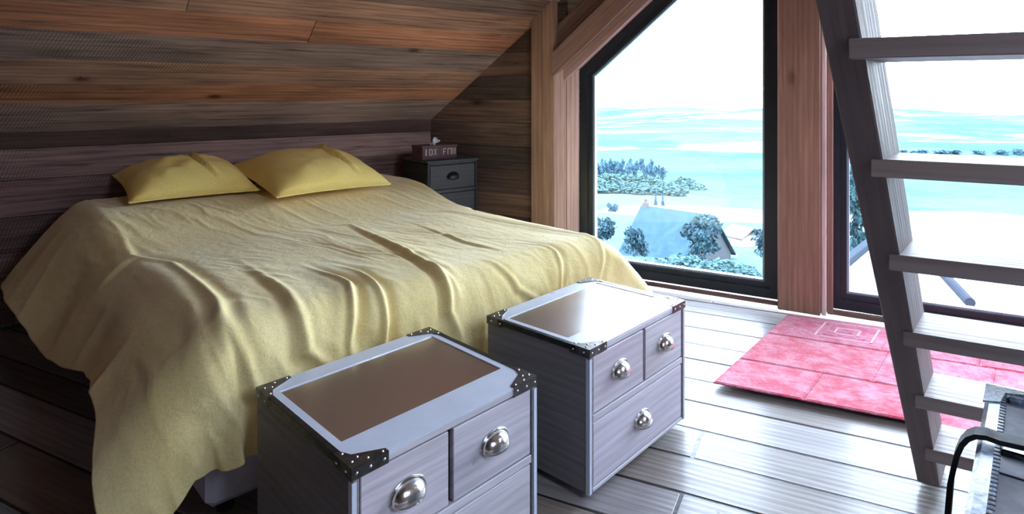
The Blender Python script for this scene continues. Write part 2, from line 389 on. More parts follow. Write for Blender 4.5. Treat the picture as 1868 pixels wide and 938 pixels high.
# posts, rake beams
mbp=MB()
PT=rgb(205,160,140); PT2=rgb(226,186,172)
def vbox(mb,s0,s1,m0,m1,z0,z1,tone,bev=0.004):
    mb.box(gw(s0,m0,z0),Vector((0,0,z1-z0)),U3*(s1-s0),GN*(m1-m0),tone=tone,bev=bev,uo=(random.uniform(0,30),random.uniform(0,30)))
vbox(mbp,-1.54,-1.455,0.0,0.075,0,1.80,rgb(176,138,116)); vbox(mbp,-1.453,-1.365,0.0,0.08,0,1.83,rgb(186,148,126))
o=mbp.build('trim_1',M['post']); struct(o)
mb=MB()  # splayed reveal left of the window: two vertical boards
def quadpr(mb,p0,p1,z0,z1,th,tone):
    a0,a1=gw(*p0,0),gw(*p1,0); d=(a1-a0); n=Vector((0,0,1)).cross(d).normalized()
    if n.dot(GN)<0:n=-n
    zz0=Vector((0,0,z0)); mb.box(a0+zz0-n*th,Vector((0,0,z1-z0)),d,n*th,tone=tone,bev=0.002,uo=(random.uniform(0,30),random.uniform(0,30)))
quadpr(mb,(-1.363,0.078),(-1.292,0.040),0.0,1.45,0.02,PT2)
quadpr(mb,(-1.290,0.039),(-1.218,0.001),0.0,1.40,0.02,rgb(232,194,182))
o=mb.build('trim_2',M['post']); struct(o)
# rake beam (left) and its splayed soffit
def rake(name,side):
    mb=MB()
    f=(lambda s:s) if side>0 else R
    def line(mm,a,b,dz0,dz1,tone):
        # beam following the rake between s=a and s=b, vertical offsets dz0..dz1 above wtop
        pts=[(a,wtop(a)+dz0),(b,wtop(b)+dz0),(b,wtop(b)+dz1),(a,wtop(a)+dz1)]
        A=[gw(f(s),mm[0],z) for s,z in pts]; B=[gw(f(s),mm[1],z) for s,z in pts]
        dirv=(A[1]-A[0]).normalized(); o0=A[0]; off=random.uniform(0,30)
        F=[(3,2,1,0),(4,5,6,7),(0,1,5,4),(1,2,6,5),(2,3,7,6),(3,0,4,7)]
        if side<0: F=[x[::-1] for x in F]
        up=Vector((0,0,1))
        mb.faces(A+B,F,tone,uvf=lambda p:(((Vector(p)-o0).dot(dirv))+off,(Vector(p)-o0).dot(up)-((Vector(p)-o0).dot(dirv))*0.64+(Vector(p)-o0).dot(GN)))
    line((0.0,0.10),-1.37,RID,0.075,0.235,rgb(170,135,122))
    line((0.0,0.055),-1.30,RID,-0.005,0.073,rgb(196,158,150))
    line((0.0,0.03),-1.45,RID,0.235,0.42,rgb(140,112,100))
    return mb.build(name,M['post'])
struct(rake('trim_3',1)); struct(rake('trim_4',-1))
# pillars between the windows
def pillar(name,s0,s1,flip=False):
    mb=MB(); top=wtop(min((s0+s1)/2,R((s0+s1)/2)))
    vbox(mb,s0,s1,-0.02,0.09,0,top,rgb(166,124,106),bev=0.006)
    return mb.build(name,M['post'])
struct(pillar('trim_5',0.020,0.236)); struct(pillar('trim_6',R(0.236),R(0.020)))
mb=MB(); vbox(mb,0.238,0.262,-0.02,0.072,0,wtop(0.25),rgb(246,216,208),bev=0.003)
vbox(mb,0.264,0.292,-0.02,0.035,0,wtop(0.27),rgb(170,126,112),bev=0.003)
o=mb.build('trim_7',M['post']); struct(o)
# sill boards
mb=MB(); mb.box(gw(-1.22,0,0.0),U3*1.24,GN*0.03,(0,0,0.02),tone=rgb(120,90,78),bev=0.002)
mb.box(gw(0.29,0,0.0),U3*1.16,GN*0.03,(0,0,0.024),tone=rgb(140,106,92),bev=0.002)
mb.box(gw(1.72,0,0.0),U3*1.22,GN*0.03,(0,0,0.024),tone=rgb(140,106,92),bev=0.002)
o=mb.build('trim_8',M['post']); struct(o)
# windows
def m_glass():
    t=NT('window_glass'); g=t.n('ShaderNodeBsdfGlossy',inp={0:(1,1,1,1),1:0.0}).outputs[0]; tr=t.n('ShaderNodeBsdfTransparent',inp={0:(0.95,0.985,0.98,1)}).outputs[0]
    fr=t.n('ShaderNodeFresnel',inp={0:1.35}).outputs[0]
    mx=t.n('ShaderNodeMixShader',inp={0:fr,1:tr,2:g}); t.t.links.new(mx.outputs[0],t.out.inputs[0]); return t.m
M['glass']=m_glass()
def window(name,poly):
    """poly: outer outline (s,z) CCW; builds frame ring, bead, pane"""
    cx_=sum(p[0] for p in poly)/len(poly); cz=sum(p[1] for p in poly)/len(poly)
    def inset(P,d):
        n=len(P); L=[]
        for i in range(n):
            a=Vector(P[i]);b=Vector(P[(i+1)%n]); dd=(b-a).normalized(); nn=Vector((-dd.y,dd.x)); L.append((a+nn*d,dd))
        out=[]
        for i in range(n):
            (a,da),(b,db)=L[i-1],L[i]; cr=da.x*db.y-da.y*db.x
            t=((b.x-a.x)*db.y-(b.y-a.y)*db.x)/cr; p=a+da*t; out.append((p.x,p.y))
        return out
    def ring(P,Q,m0,m1):
        mb=MB(); n=len(P)
        vs=[gw(s,m0,z) for s,z in P]+[gw(s,m0,z) for s,z in Q]+[gw(s,m1,z) for s,z in P]+[gw(s,m1,z) for s,z in Q]
        F=[]
        for i in range(n):
            j=(i+1)%n
            F+=[(i,n+i,n+j,j),(2*n+i,2*n+j,3*n+j,3*n+i),(i,j,2*n+j,2*n+i),(n+i,3*n+i,3*n+j,n+j)]
        mb.faces(vs,F); return mb
    P1=inset(poly,0.055); P2=inset(poly,0.085); P3=inset(poly,0.097)
    fr=ring(poly,P1,-0.10,-0.02).build(name,M['frame']); struct(fr)
    ring(P1,P2,-0.095,-0.035).build('sash',M['frame'],fr)
    ring(P2,P3,-0.09,-0.05).build('glazing_bead',M['bead'],fr)
    mb=MB(); n=len(P2); vs=[gw(s,-0.075,z) for s,z in P2]+[gw(s,-0.069,z) for s,z in P2]
    mb.faces(vs,[tuple(range(n))[::-1],tuple(range(n,2*n))]+[(i,(i+1)%n,n+(i+1)%n,n+i) for i in range(n)])
    mb.build('glass_pane',M['glass'],fr)
window('window_1',[(-1.222,0.02),(0.02,0.02),(0.02,wtop(0.02)),(-1.222,wtop(-1.222))])
window('window_2',[(0.27,0.02),(R(0.27),0.02),(R(0.27),wtop(0.27)),(RID,wtop(RID)),(0.27,wtop(0.27))])
window('window_3',[(R(0.02),0.02),(R(-1.222),0.02),(R(-1.222),wtop(-1.222)),(R(0.02),wtop(0.02))])
# unseen roof windows added in the right-hand slope to light boards and trunk fronts
for n_,(ua,ub_) in enumerate(RW_ADDED):
    def rp(u,v,m): return ORr-A3*u+SVr*v+SNr*m
    mb=MB(); t_=0.07
    for (u0,u1,v0,v1) in ((ua,ub_,RV[0],RV[0]+t_),(ua,ub_,RV[1]-t_,RV[1]),(ua,ua+t_,RV[0]+t_,RV[1]-t_),(ub_-t_,ub_,RV[0]+t_,RV[1]-t_)):
        mb.box(rp(u0,v0,-0.12),-A3*(u1-u0),SVr*(v1-v0),SNr*0.125,tone=rgb(214,190,160),bev=0.004)
    fr=mb.build('window_%d'%(4+n_),M['post']); struct(fr)
    mb=MB(); mb.box(rp(ua+t_,RV[0]+t_,-0.085),-A3*(ub_-ua-2*t_),SVr*(RV[1]-RV[0]-2*t_),SNr*0.006); mb.build('glass_pane',M['glass'],fr)
    ld=bpy.data.lights.new('window_portal','AREA'); ld.shape='RECTANGLE'; ld.size=ub_-ua; ld.size_y=RV[1]-RV[0]; ld.cycles.is_portal=True
    lo=bpy.data.objects.new('window_portal',ld); sc.collection.objects.link(lo); lo.location=rp((ua+ub_)/2,(RV[0]+RV[1])/2,-0.14)
    lo.rotation_euler=Matrix((-A3,SVr,(-A3).cross(SVr))).transposed().to_euler() if (-A3).cross(SVr).dot(SNr)<0 else Matrix((A3,SVr,A3.cross(SVr))).transposed().to_euler()
# loft floor above the camera side
LD=Vector((0.859,-0.511,0)); LN=Vector((-0.643,-0.766,0))
mb=MB()
lo=Vector((0.13-0.62,0.565-0.25,2.12))+LN*0.0
boards(mb,lo-LD*1.2,LD,LN,[(0.2*i,0.2*i+0.2) for i in range(7)],lambda v:0,lambda v:4.0,kt,thick=0.03,nrm=Vector((0,0,1)),base=0.11,joints=3)
mb.box(lo-LD*1.2+Vector((0,0,0)),LD*4.0,LN*0.09,(0,0,0.12),tone=rgb(150,120,100),bev=0.004)
for k in range(5): mb.box(lo-LD*(1.1-0.9*k)+LN*0.09,LD*0.07,LN*1.3,(0,0,0.11),tone=rgb(150,120,100),bev=0.004)
o=mb.build('trim_9',M['post']); struct(o)

# ------------------------------------------------------------ bed
PRJ=False
def up_z(px,py,z):
    Y=FPX*(CH-z)/(py-HY); return Vector(((px-CX)/FPX*Y,Y,z))
BA=Vector((-0.68,0.733,0)).normalized(); BB=Vector((0.733,0.68,0)).normalized()   # towards the head, left to right
FL=Vector((-0.783,1.60,0)); BW,BLn=1.82,2.22
def bed_w(p,q,z): return FL+BB*p+BA*q+Vector((0,0,z))
def zt(q):
    t=np.clip((np.asarray(q)-1.15)/0.6,0,1); return 0.545+0.10*t*t*(3-2*t)
bed=thing('bed',bed_w(BW/2,BLn/2,0),'wide double bed with a pale mattress under the yellow bedspread','bed')
BO_=bed.location.copy()
def loc_box(mb,p0,p1,q0,q1,z0,z1,**k):
    mb.box(bed_w(p0,q0,z0)-BO_,BB*(p1-p0),BA*(q1-q0),(0,0,z1-z0),**k)
mb=MB(); loc_box(mb,0.03,BW-0.03,0.13,BLn-0.03,0.33,0.495,bev=0.05); mb.build('mattress',M['bedbase'],bed,smooth=False)
mb=MB(); loc_box(mb,0.04,BW-0.04,0.10,BLn-0.04,0.065,0.325,bev=0.02); mb.build('box_base',M['bedbase'],bed)
for (a,b) in ((0.12,0.2),(BW-0.18,0.2),(0.12,BLn-0.2),(BW-0.18,BLn-0.2)):
    mb=MB(); mb.tube([bed_w(a,b,0)-BO_,bed_w(a,b,0.07)-BO_],[0.025,0.03],12); mb.build('leg',M['dark'],bed)
# bedspread: a hanging cloth relaxed over the bed
def cloth():
    h=0.025
    P=np.arange(-0.42,BW+0.37,h); Q=np.arange(-0.40,2.16,h); n,m=len(P),len(Q)
    X=np.zeros((n,m,3)); PP,QQ=np.meshgrid(P,Q,indexing='ij')
    X[...,0]=PP; X[...,1]=QQ; X[...,2]=zt(QQ)+0.03+0.004*rng.standard_normal((n,m))
    V=np.zeros_like(X); R0=h
    # slightly slack weave in patches so that it buckles
    def sm(a,k):
        for _ in range(k): a=(a+np.roll(a,1,0)+np.roll(a,-1,0)+np.roll(a,1,1)+np.roll(a,-1,1))/5
        return a
    sl=sm(rng.standard_normal((n,m)),14); sl=sl/sl.std()
    rp=h*(1+0.012*np.clip(sl,-1,2)); 
    dt=0.016; g=-9.8
    def con(A,B,L,k=0.5):
        d=X[B]-X[A]; ln=np.sqrt((d*d).sum(-1,keepdims=True))+1e-9
        c=k*(ln-L)/ln*d; X[A]+=c; X[B]-=c
    S=slice
    pairs=[]
    def add(di,dj,L,k=0.5):
        # split in parity classes so that no vertex is shared in one pass
        par=range(2)
        for q in par:
            if di>0 and dj==0:
                for o in range(di):
                    a=np.arange(o+q*di,n-di,2*di); pairs.append((np.ix_(a,np.arange(m)),np.ix_(a+di,np.arange(m)),L,k))
            elif dj>0 and di==0:
                for o in range(dj):
                    a=np.arange(o+q*dj,m-dj,2*dj); pairs.append((np.ix_(np.arange(n),a),np.ix_(np.arange(n),a+dj),L,k))
            else:
                a=np.arange(q,n-1,2)
                if dj>0: pairs.append((np.ix_(a,np.arange(0,m-1)),np.ix_(a+1,np.arange(1,m)),L,k))
                else: pairs.append((np.ix_(a,np.arange(1,m)),np.ix_(a+1,np.arange(0,m-1)),L,k))
    add(1,0,'r'); add(0,1,h); add(1,1,h*math.sqrt(2),0.12); add(1,-1,h*math.sqrt(2),0.12); add(2,0,2*h,0.10); add(0,2,2*h,0.10)
    rr=0.085; q0=0.07
    def collide():
        p,q,z=X[...,0],X[...,1],X[...,2]
        t=zt(q)
        dep=np.clip(t-z-0.03,0,0.5)
        fl=0.55+0.35*np.exp(-((q-0.35)/0.3)**2)+0.2*np.clip((q-1.4)/0.5,0,1)
        pl=p+fl*dep*(p<BW/2)-(p>BW/2)*dep*(0.15+0.95*np.exp(-(np.clip(q,0,9)/0.75)**2))
        R_=np.where(q<BLn/2,0.12,rr)
        pc=BW/2; qc=(q0+BLn)/2
        dx=np.abs(pl-pc)-(BW/2-R_); dy=np.abs(q-qc)-((BLn-q0)/2-R_); dz=(z-t)+R_
        mx=np.stack([np.maximum(dx,0),np.maximum(dy,0),np.maximum(dz,0)],-1)
        ln=np.sqrt((mx**2).sum(-1)); 
        sg=np.stack([np.sign(pl-pc),np.sign(q-qc),np.ones_like(q)],-1)
        out=ln>1e-6
        d=ln-R_-0.006
        hit=out&(d<0)
        nn=mx/np.maximum(ln,1e-6)[...,None]*sg
        X[hit]-= (nn*d[...,None])[hit]
        ins=(~out); X[...,2][ins]=(t+0.006)[ins]
        hit=hit|ins
        # things standing at the foot of the bed
        wq=np.where(p<0.8,-0.050+0.07*np.clip((p-0.11)/0.57,0,1),-0.060+0.055*np.clip((p-0.89)/0.61,0,1))
        inside=((p>0.10)&(p<0.72)|(p>0.87)&(p<1.53))&(X[...,2]<0.447)
        k=inside&(X[...,1]<wq+0.012)
        near=k&(X[...,2]>0.425)&(X[...,1]<wq-0.02)
        X[...,1][k&~near]=(wq+0.012)[k&~near]; X[...,2][near]=0.447
        k=X[...,2]<0.012; X[...,2][k]=0.012
        return hit|k|near
    pin=(np.clip((PP-0.16)/0.12,0,1)*np.clip((BW-0.16-PP)/0.12,0,1)*np.clip((QQ-0.22)/0.15,0,1))*0.6
    for it in range(230):
        damp=0.985 if it<140 else 0.95
        V*=damp; V[...,2]+=g*dt; prev=X.copy(); X+=V*dt
        for _ in range(9):
            for (A,B,L,k) in pairs:
                con(A,B,(rp[A][...,None] if isinstance(L,str) else L),k)
            X[...,0]+=(PP-X[...,0])*pin; X[...,1]+=(QQ-X[...,1])*pin
            hit=collide()
        V=(X-prev)/dt; V[hit]*=0.35
        sp=np.sqrt((V**2).sum(-1,keepdims=True)); V*=np.minimum(1,2.0/np.maximum(sp,1e-6))
    return P,Q,X
Pg,Qg,Xc=cloth()
def upsample(A,k):
    def up(A):
        n=A.shape[0]; t=np.arange((n-1)*k+1)/k; i=np.minimum(t.astype(int),n-2); f=(t-i); 
        sh=(slice(None),)+(None,)*(A.ndim-1); f=f[sh]
        a=A[np.maximum(i-1,0)];b=A[i];c=A[i+1];d=A[np.minimum(i+2,n-1)]
        return 0.5*((2*b)+(-a+c)*f+(2*a-5*b+4*c-d)*f*f+(-a+3*b-3*c+d)*f**3)
    A=up(A); A=np.swapaxes(A,0,1); A=up(A); return np.swapaxes(A,0,1)
K=4
Xf=upsample(Xc,K); Pf=np.interp(np.arange(Xf.shape[0])/K,np.arange(len(Pg)),Pg); Qf=np.interp(np.arange(Xf.shape[1])/K,np.arange(len(Qg)),Qg)
PP,QQ=np.meshgrid(Pf,Qf,indexing='ij')
def vnoise(x,y,seed):
    r=np.random.default_rng(seed).random((256,256))*2-1
    xi=np.floor(x).astype(int);yi=np.floor(y).astype(int);fx=x-xi;fy=y-yi;fx=fx*fx*(3-2*fx);fy=fy*fy*(3-2*fy)
    g=lambda a,b:r[a%256,b%256]
    return (g(xi,yi)*(1-fx)+g(xi+1,yi)*fx)*(1-fy)+(g(xi,yi+1)*(1-fx)+g(xi+1,yi+1)*fx)*fy
def pq_of(px,py):
    Z=0.555
    for _ in range(4):
        w_=up_z(px,py,float(Z)); d=w_-FL; p,q=d.dot(BB),d.dot(BA); Z=zt(q)+0.006
    if q<0.10:   # on the foot drop
        r=Vector(((px-CX)/FPX,1,(HY-py)/FPX)); o=Vector((0,0,CH))
        t=((FL+BA*0.04)-o).dot(BA)/r.dot(BA); w_=o+r*t; d=w_-FL; p=d.dot(BB); q=-(0.50-w_.z)*0.9
        q=min(q,0.10)
    return p,q
ridges=[([(210,385),(250,425),(320,478),(380,527),(430,572),(462,615),(476,668)],0.016,0.016,1),
 ([(560,376),(640,410),(730,455),(790,490),(828,515),(845,560),(850,610)],0.018,0.014,-1),
 ([(540,478),(590,500),(640,520),(655,560),(660,610)],0.020,0.013,1),
 ([(600,480),(650,497),(690,520),(715,570),(728,612)],0.020,0.013,1),
 ([(430,470),(520,532),(585,568),(625,610),(648,652)],0.014,0.016,-1),
 ([(360,505),(430,560),(490,610),(520,660)],0.015,0.016,-1),
 ([(700,348),(830,388),(960,412),(1060,432),(1090,470),(1092,500)],0.009,0.010,1),
 ([(930,438),(1000,450),(1022,482),(990,530)],0.013,0.012,1),
 ([(860,470),(950,478),(985,500),(945,545)],0.010,0.012,-1),
 ([(470,405),(600,450),(700,480)],0.006,0.010,1),
 ([(740,400),(850,440),(920,455)],0.006,0.010,-1),
 ([(640,440),(760,480),(850,500)],0.005,0.009,1),
 ([(620,380),(760,420),(900,440)],0.005,0.009,1)]
D=np.zeros_like(PP)
for pts,amp,wd,side in ridges:
    c=np.array([pq_of(*p) for p in pts]); best=np.full(PP.shape,9.0); sgn=np.zeros_like(PP); tt=np.zeros_like(PP)
    L=np.concatenate([[0],np.cumsum(np.hypot(*(c[1:]-c[:-1]).T))])
    for i in range(len(c)-1):
        a,b=c[i],c[i+1]; ab=b-a; l2=(ab**2).sum()+1e-9
        t=np.clip(((PP-a[0])*ab[0]+(QQ-a[1])*ab[1])/l2,0,1); dx=PP-a[0]-t*ab[0]; dy=QQ-a[1]-t*ab[1]; d=np.hypot(dx,dy)
        k=d<best; best=np.where(k,d,best); cr=(ab[0]*dy-ab[1]*dx); sgn=np.where(k,np.sign(cr),sgn); tt=np.where(k,(L[i]+t*math.sqrt(l2))/L[-1],tt)
    sd=best*sgn*side
    env=np.clip(tt*2.2,0,1)*np.clip((1-tt)*6,0.0,1)*(0.55+0.45*tt)
    D+=amp*env*(np.exp(-(sd/wd)**2)-0.7*np.exp(-((sd-1.9*wd)/(1.3*wd))**2)+0.35*np.exp(-((sd+2.6*wd)/(2*wd))**2))
# long shallow wrinkles, fine rumples
sk=PP+0.25*QQ
sk=sk+0.05*vnoise(PP*4,QQ*3,31)+0.02*vnoise(PP*11,QQ*8,32)
D+=0.0028*(1-np.abs(vnoise(sk*13,QQ*2.2,1))*2)*np.clip(vnoise(PP*2.5,QQ*2,9)*1.6+0.4,0,1)
D+=0.0015*(1-np.abs(vnoise(sk*27+3,QQ*6.5,2))*2)*np.clip(vnoise(PP*5,QQ*4,19)+0.7,0,1.3)+0.0006*vnoise(PP*48,QQ*30,3)
D+=0.006*vnoise(PP*3.3,QQ*3.1,4)
dq=np.clip((0.05-QQ)/0.12,0,1)  # foot drop: gathered folds
D+=0.018*dq*(1-2*np.abs(vnoise(PP*9+0.8*QQ,QQ*1.4,5)))+0.008*dq*(1-2*np.abs(vnoise(PP*19-QQ*2,QQ*2.1,6)))
dp=np.clip((0.0-PP)/0.15,0,1)
D+=0.010*dp*(1-2*np.abs(vnoise(QQ*5-0.9*PP,PP*1.2,7)))
tu=np.gradient(Xf,axis=0); tv=np.gradient(Xf,axis=1); Nn=np.cross(tu,tv); Nn/=np.linalg.norm(Nn,axis=-1,keepdims=True)+1e-9
Nn[(Nn[...,2]<-0.2)]*=1
Xf=Xf+Nn*D[...,None]
Xf[...,2]=np.maximum(Xf[...,2],0.008)
# keep folds clear of the trunks standing at the foot
p_,q_,z_=Xf[...,0],Xf[...,1],Xf[...,2]
wq=np.where(p_<0.8,-0.050+0.07*np.clip((p_-0.11)/0.57,0,1),-0.060+0.055*np.clip((p_-0.89)/0.61,0,1))+0.007
k=(((p_>0.10)&(p_<0.72))|((p_>0.87)&(p_<1.53)))&(z_<0.440)&(q_<wq); Xf[...,1][k]=wq[k]
n,m=PP.shape
Wd=np.array(FL)[None,None,:]+Xf[...,0:1]*np.array(BB)+Xf[...,1:2]*np.array(BA)+np.dstack([0*z_,0*z_,Xf[...,2]])
def grid_obj(name,Wd,mat,origin,parent=None,thick=0.003,keep=None):
    n,m=Wd.shape[:2]; me=bpy.data.meshes.new(name); idx=np.arange(n*m).reshape(n,m)
    F=np.stack([idx[:-1,:-1],idx[1:,:-1],idx[1:,1:],idx[:-1,1:]],-1).reshape(-1,4)
    if keep is not None: kf=keep[:-1,:-1]&keep[1:,:-1]&keep[1:,1:]&keep[:-1,1:]; F=F[kf.reshape(-1)]
    me.vertices.add(n*m); me.vertices.foreach_set('co',(Wd.reshape(-1,3)-np.array(origin)).ravel())
    me.loops.add(F.size); me.loops.foreach_set('vertex_index',F.ravel().astype(np.int32)); me.polygons.add(len(F))
    me.polygons.foreach_set('loop_start',np.arange(0,F.size,4,dtype=np.int32)); me.polygons.foreach_set('loop_total',np.full(len(F),4,dtype=np.int32))
    me.polygons.foreach_set('use_smooth',[True]*len(F)); me.update(calc_edges=True); me.validate(); me.materials.append(mat)
    o=bpy.data.objects.new(name,me); sc.collection.objects.link(o); o.location=origin
    if parent: o.parent=parent
    if keep is not None:
        import bmesh
        bm=bmesh.new(); bm.from_mesh(me); bmesh.ops.delete(bm,geom=[v for v in bm.verts if not v.link_faces],context='VERTS'); bm.to_mesh(me); bm.free()
    if thick: md=o.modifiers.new('thickness','SOLIDIFY'); md.thickness=thick; md.offset=-1
    return o
if PRJ: prj()
cutp=np.interp(QQ,[-.4,-.1,.1,.2,.35,.6,.85,1.1,1.35,1.6,2.1],[-.34,-.30,-.22,-.19,-.17,-.165,-.22,-.28,-.33,-.35,-.34])+0.006*vnoise(QQ*9,PP*0,41)
def gather(A,axis,f):
    n_=A.shape[axis]; i=np.clip(f.astype(int),0,n_-2); t=np.clip(f-i,0,1)[...,None]
    ii=np.arange(A.shape[0])[:,None]; jj=np.arange(A.shape[1])[None,:]
    if axis==0: return A[i,jj]*(1-t)+A[i+1,jj]*t
    return A[ii,i]*(1-t)+A[ii,i+1]*t
dP=Pf[1]-Pf[0]; dQ=Qf[1]-Qf[0]
cutp=np.maximum(cutp,Pf[0]+0.002)
Pn=np.where(PP<0.2,cutp+(PP-Pf[0])*(0.2-cutp)/(0.2-Pf[0]),PP)
Wd=gather(Wd,0,(Pn-Pf[0])/dP)
cutq=np.interp(Pn,[-.42,-.3,-.15,-.07,.05,.13,.3,1.4,1.8],[-.2,-.1,-.05,-.04,-.10,-.14,-.22,-.22,-.28])+0.006*vnoise(Pn*8,QQ*0,43)
Qn=np.where(QQ<0.3,cutq+(QQ-Qf[0])*(0.3-cutq)/(0.3-Qf[0]),QQ)
Wd=gather(Wd,1,(Qn-Qf[0])/dQ)
KEEP=(PP<BW+0.30)
bs=grid_obj('bedspread',Wd,M['linen'],bed_w(BW/2,1.0,0.0),keep=KEEP)
tag(bs,'rumpled pale yellow linen bedspread draped over the bed down to the trunks','bedspread')

# pillows
def pillow(A,B,C,D_,hump,label,seed,crease,lean=0.0):
    A,B,C,D_=map(Vector,(A,B,C,D_)); N=56
    nrm=(B-A).cross(D_-A).normalized(); ctr=(A+B+C+D_)/4
    r=np.linspace(-1,1,N); U,V=np.meshgrid(r,r,indexing='ij')
    # tighter corners: pincushion edges
    Ue=U*(1-0.07*(1-V**2)*np.abs(U)**3); Ve=V*(1-0.08*(1-U**2)*np.abs(V)**3)
    u=(Ue+1)/2; v=(Ve+1)/2
    base=(np.array(A)*((1-u)*(1-v))[...,None]+np.array(B)*(u*(1-v))[...,None]+np.array(C)*(u*v)[...,None]+np.array(D_)*((1-u)*v)[...,None])
    f=np.clip((1-np.abs(U)**2.4)*(1-np.abs(V)**2.4),0,1)**0.55
    wr=vnoise(U*3+seed,V*3,seed)*0.010+vnoise(U*7+V*3,V*6,seed+1)*0.006
    rad=np.hypot(U,V); ang=np.arctan2(V,U)
    wr+=0.006*np.sin(ang*9+seed)*np.clip(rad-0.5,0,1)*f**0.3
    # crease from the top middle down to the front edge
    cu,cw,ca=crease; sd=U-(cu+0.18*V*V-0.1*V); cr=ca*(np.exp(-(sd/cw)**2)-0.9*np.exp(-((sd+1.7*cw)/(1.2*cw))**2))*np.clip(1.15-np.abs(V),0,1)
    top=base+np.array(nrm)*(hump*f+(wr+cr)*f**0.7)[...,None]+np.array((0,0,1))*(lean*f*(0.5+0.5*V))[...,None]
    bot=base-np.array(nrm)*(0.028*f)[...,None]
    org=Vector(ctr); vs=[];fs=[]
    allv=np.concatenate([top.reshape(-1,3),bot.reshape(-1,3)])-np.array(org)
    idx=np.arange(N*N).reshape(N,N)
    F=[tuple(x) for x in np.stack([idx[:-1,:-1],idx[1:,:-1],idx[1:,1:],idx[:-1,1:]],-1).reshape(-1,4)]
    F+=[tuple(x[::-1]+N*N) for x in np.stack([idx[:-1,:-1],idx[1:,:-1],idx[1:,1:],idx[:-1,1:]],-1).reshape(-1,4)]
    rim=list(idx[:,0])+list(idx[-1,1:])+list(idx[-2::-1,-1])+list(idx[0,-2:0:-1])
    for i in range(len(rim)):
        a,b=rim[i],rim[(i+1)%len(rim)]; F.append((b,a,a+N*N,b+N*N))
    me=bpy.data.meshes.new('pillow'); me.from_pydata(allv.tolist(),[],[tuple(int(q) for q in x) for x in F]); me.validate()
    me.polygons.foreach_set('use_smooth',[True]*len(me.polygons)); me.materials.append(M['pillow'])
    o=bpy.data.objects.new('pillow',me); sc.collection.objects.link(o); o.location=org
    tag(o,label,'pillow','pillows at the head of the bed')
    pts=[Vector(top.reshape(-1,3)[i])-org for i in rim]; pts.append(pts[0])
    mb=MB(); mb.tube(pts[::2]+[pts[0]],0.0045,6,cap=False); mb.build('seam_edge',M['pillow'],o,smooth=True)
    return o
pillow((-1.84,3.03,0.672),(-1.37,3.43,0.672),(-1.70,3.84,0.735),(-2.22,3.50,0.745),0.145,'plump yellow pillow with a seam down its middle, left of the two, against the boards',3,(0.15,0.03,0.03))
pillow((-1.19,3.19,0.672),(-0.70,3.66,0.672),(-1.10,4.24,0.74),(-1.72,3.80,0.755),0.150,'creased yellow pillow nearer the bedside cabinet, right of the two',8,(0.25,0.03,0.03))

# ------------------------------------------------------------ chests
def cup_pull(parent,o,ex,ez,en,a=0.046,hh=0.036,d=0.030,mat=None):
    """o centre on the drawer front; ex right, ez up, en outwards"""
    mb=MB(); NU,NV=20,9; vs=[]
    for sc_ in (1.0,0.90):
        for i in range(NU+1):
            u=math.pi*i/NU
            for j in range(NV+1):
                v=(math.pi/2)*1.12*j/NV
                vs.append(Vector(o)+ex*(-a*sc_*math.cos(u))+en*(d*sc_*(math.sin(u)**0.8)*math.sin(v)+0.001)+ez*(hh*sc_*(math.sin(u)**0.8)*math.cos(v)))
    fs=[];q=(NU+1)*(NV+1)
    for i in range(NU):
        for j in range(NV):
            A=i*(NV+1)+j; fs.append((A,A+NV+1,A+NV+2,A+1)); fs.append((q+A,q+A+1,q+A+NV+2,q+A+NV+1))
        A=i*(NV+1)+NV; fs.append((A,A+NV+1,q+A+NV+1,q+A))
    mb.faces(vs,fs)
    pts=[Vector(o)+ex*(-a*1.07*math.cos(math.pi*i/18))+ez*(hh*1.1*math.sin(math.pi*i/18)**0.8)+en*0.0015 for i in range(19)]
    mb.tube(pts,0.0028,6)
    return mb.build('handle',mat or M['chrome'],parent,smooth=True)
WT=rgb(196,190,196)
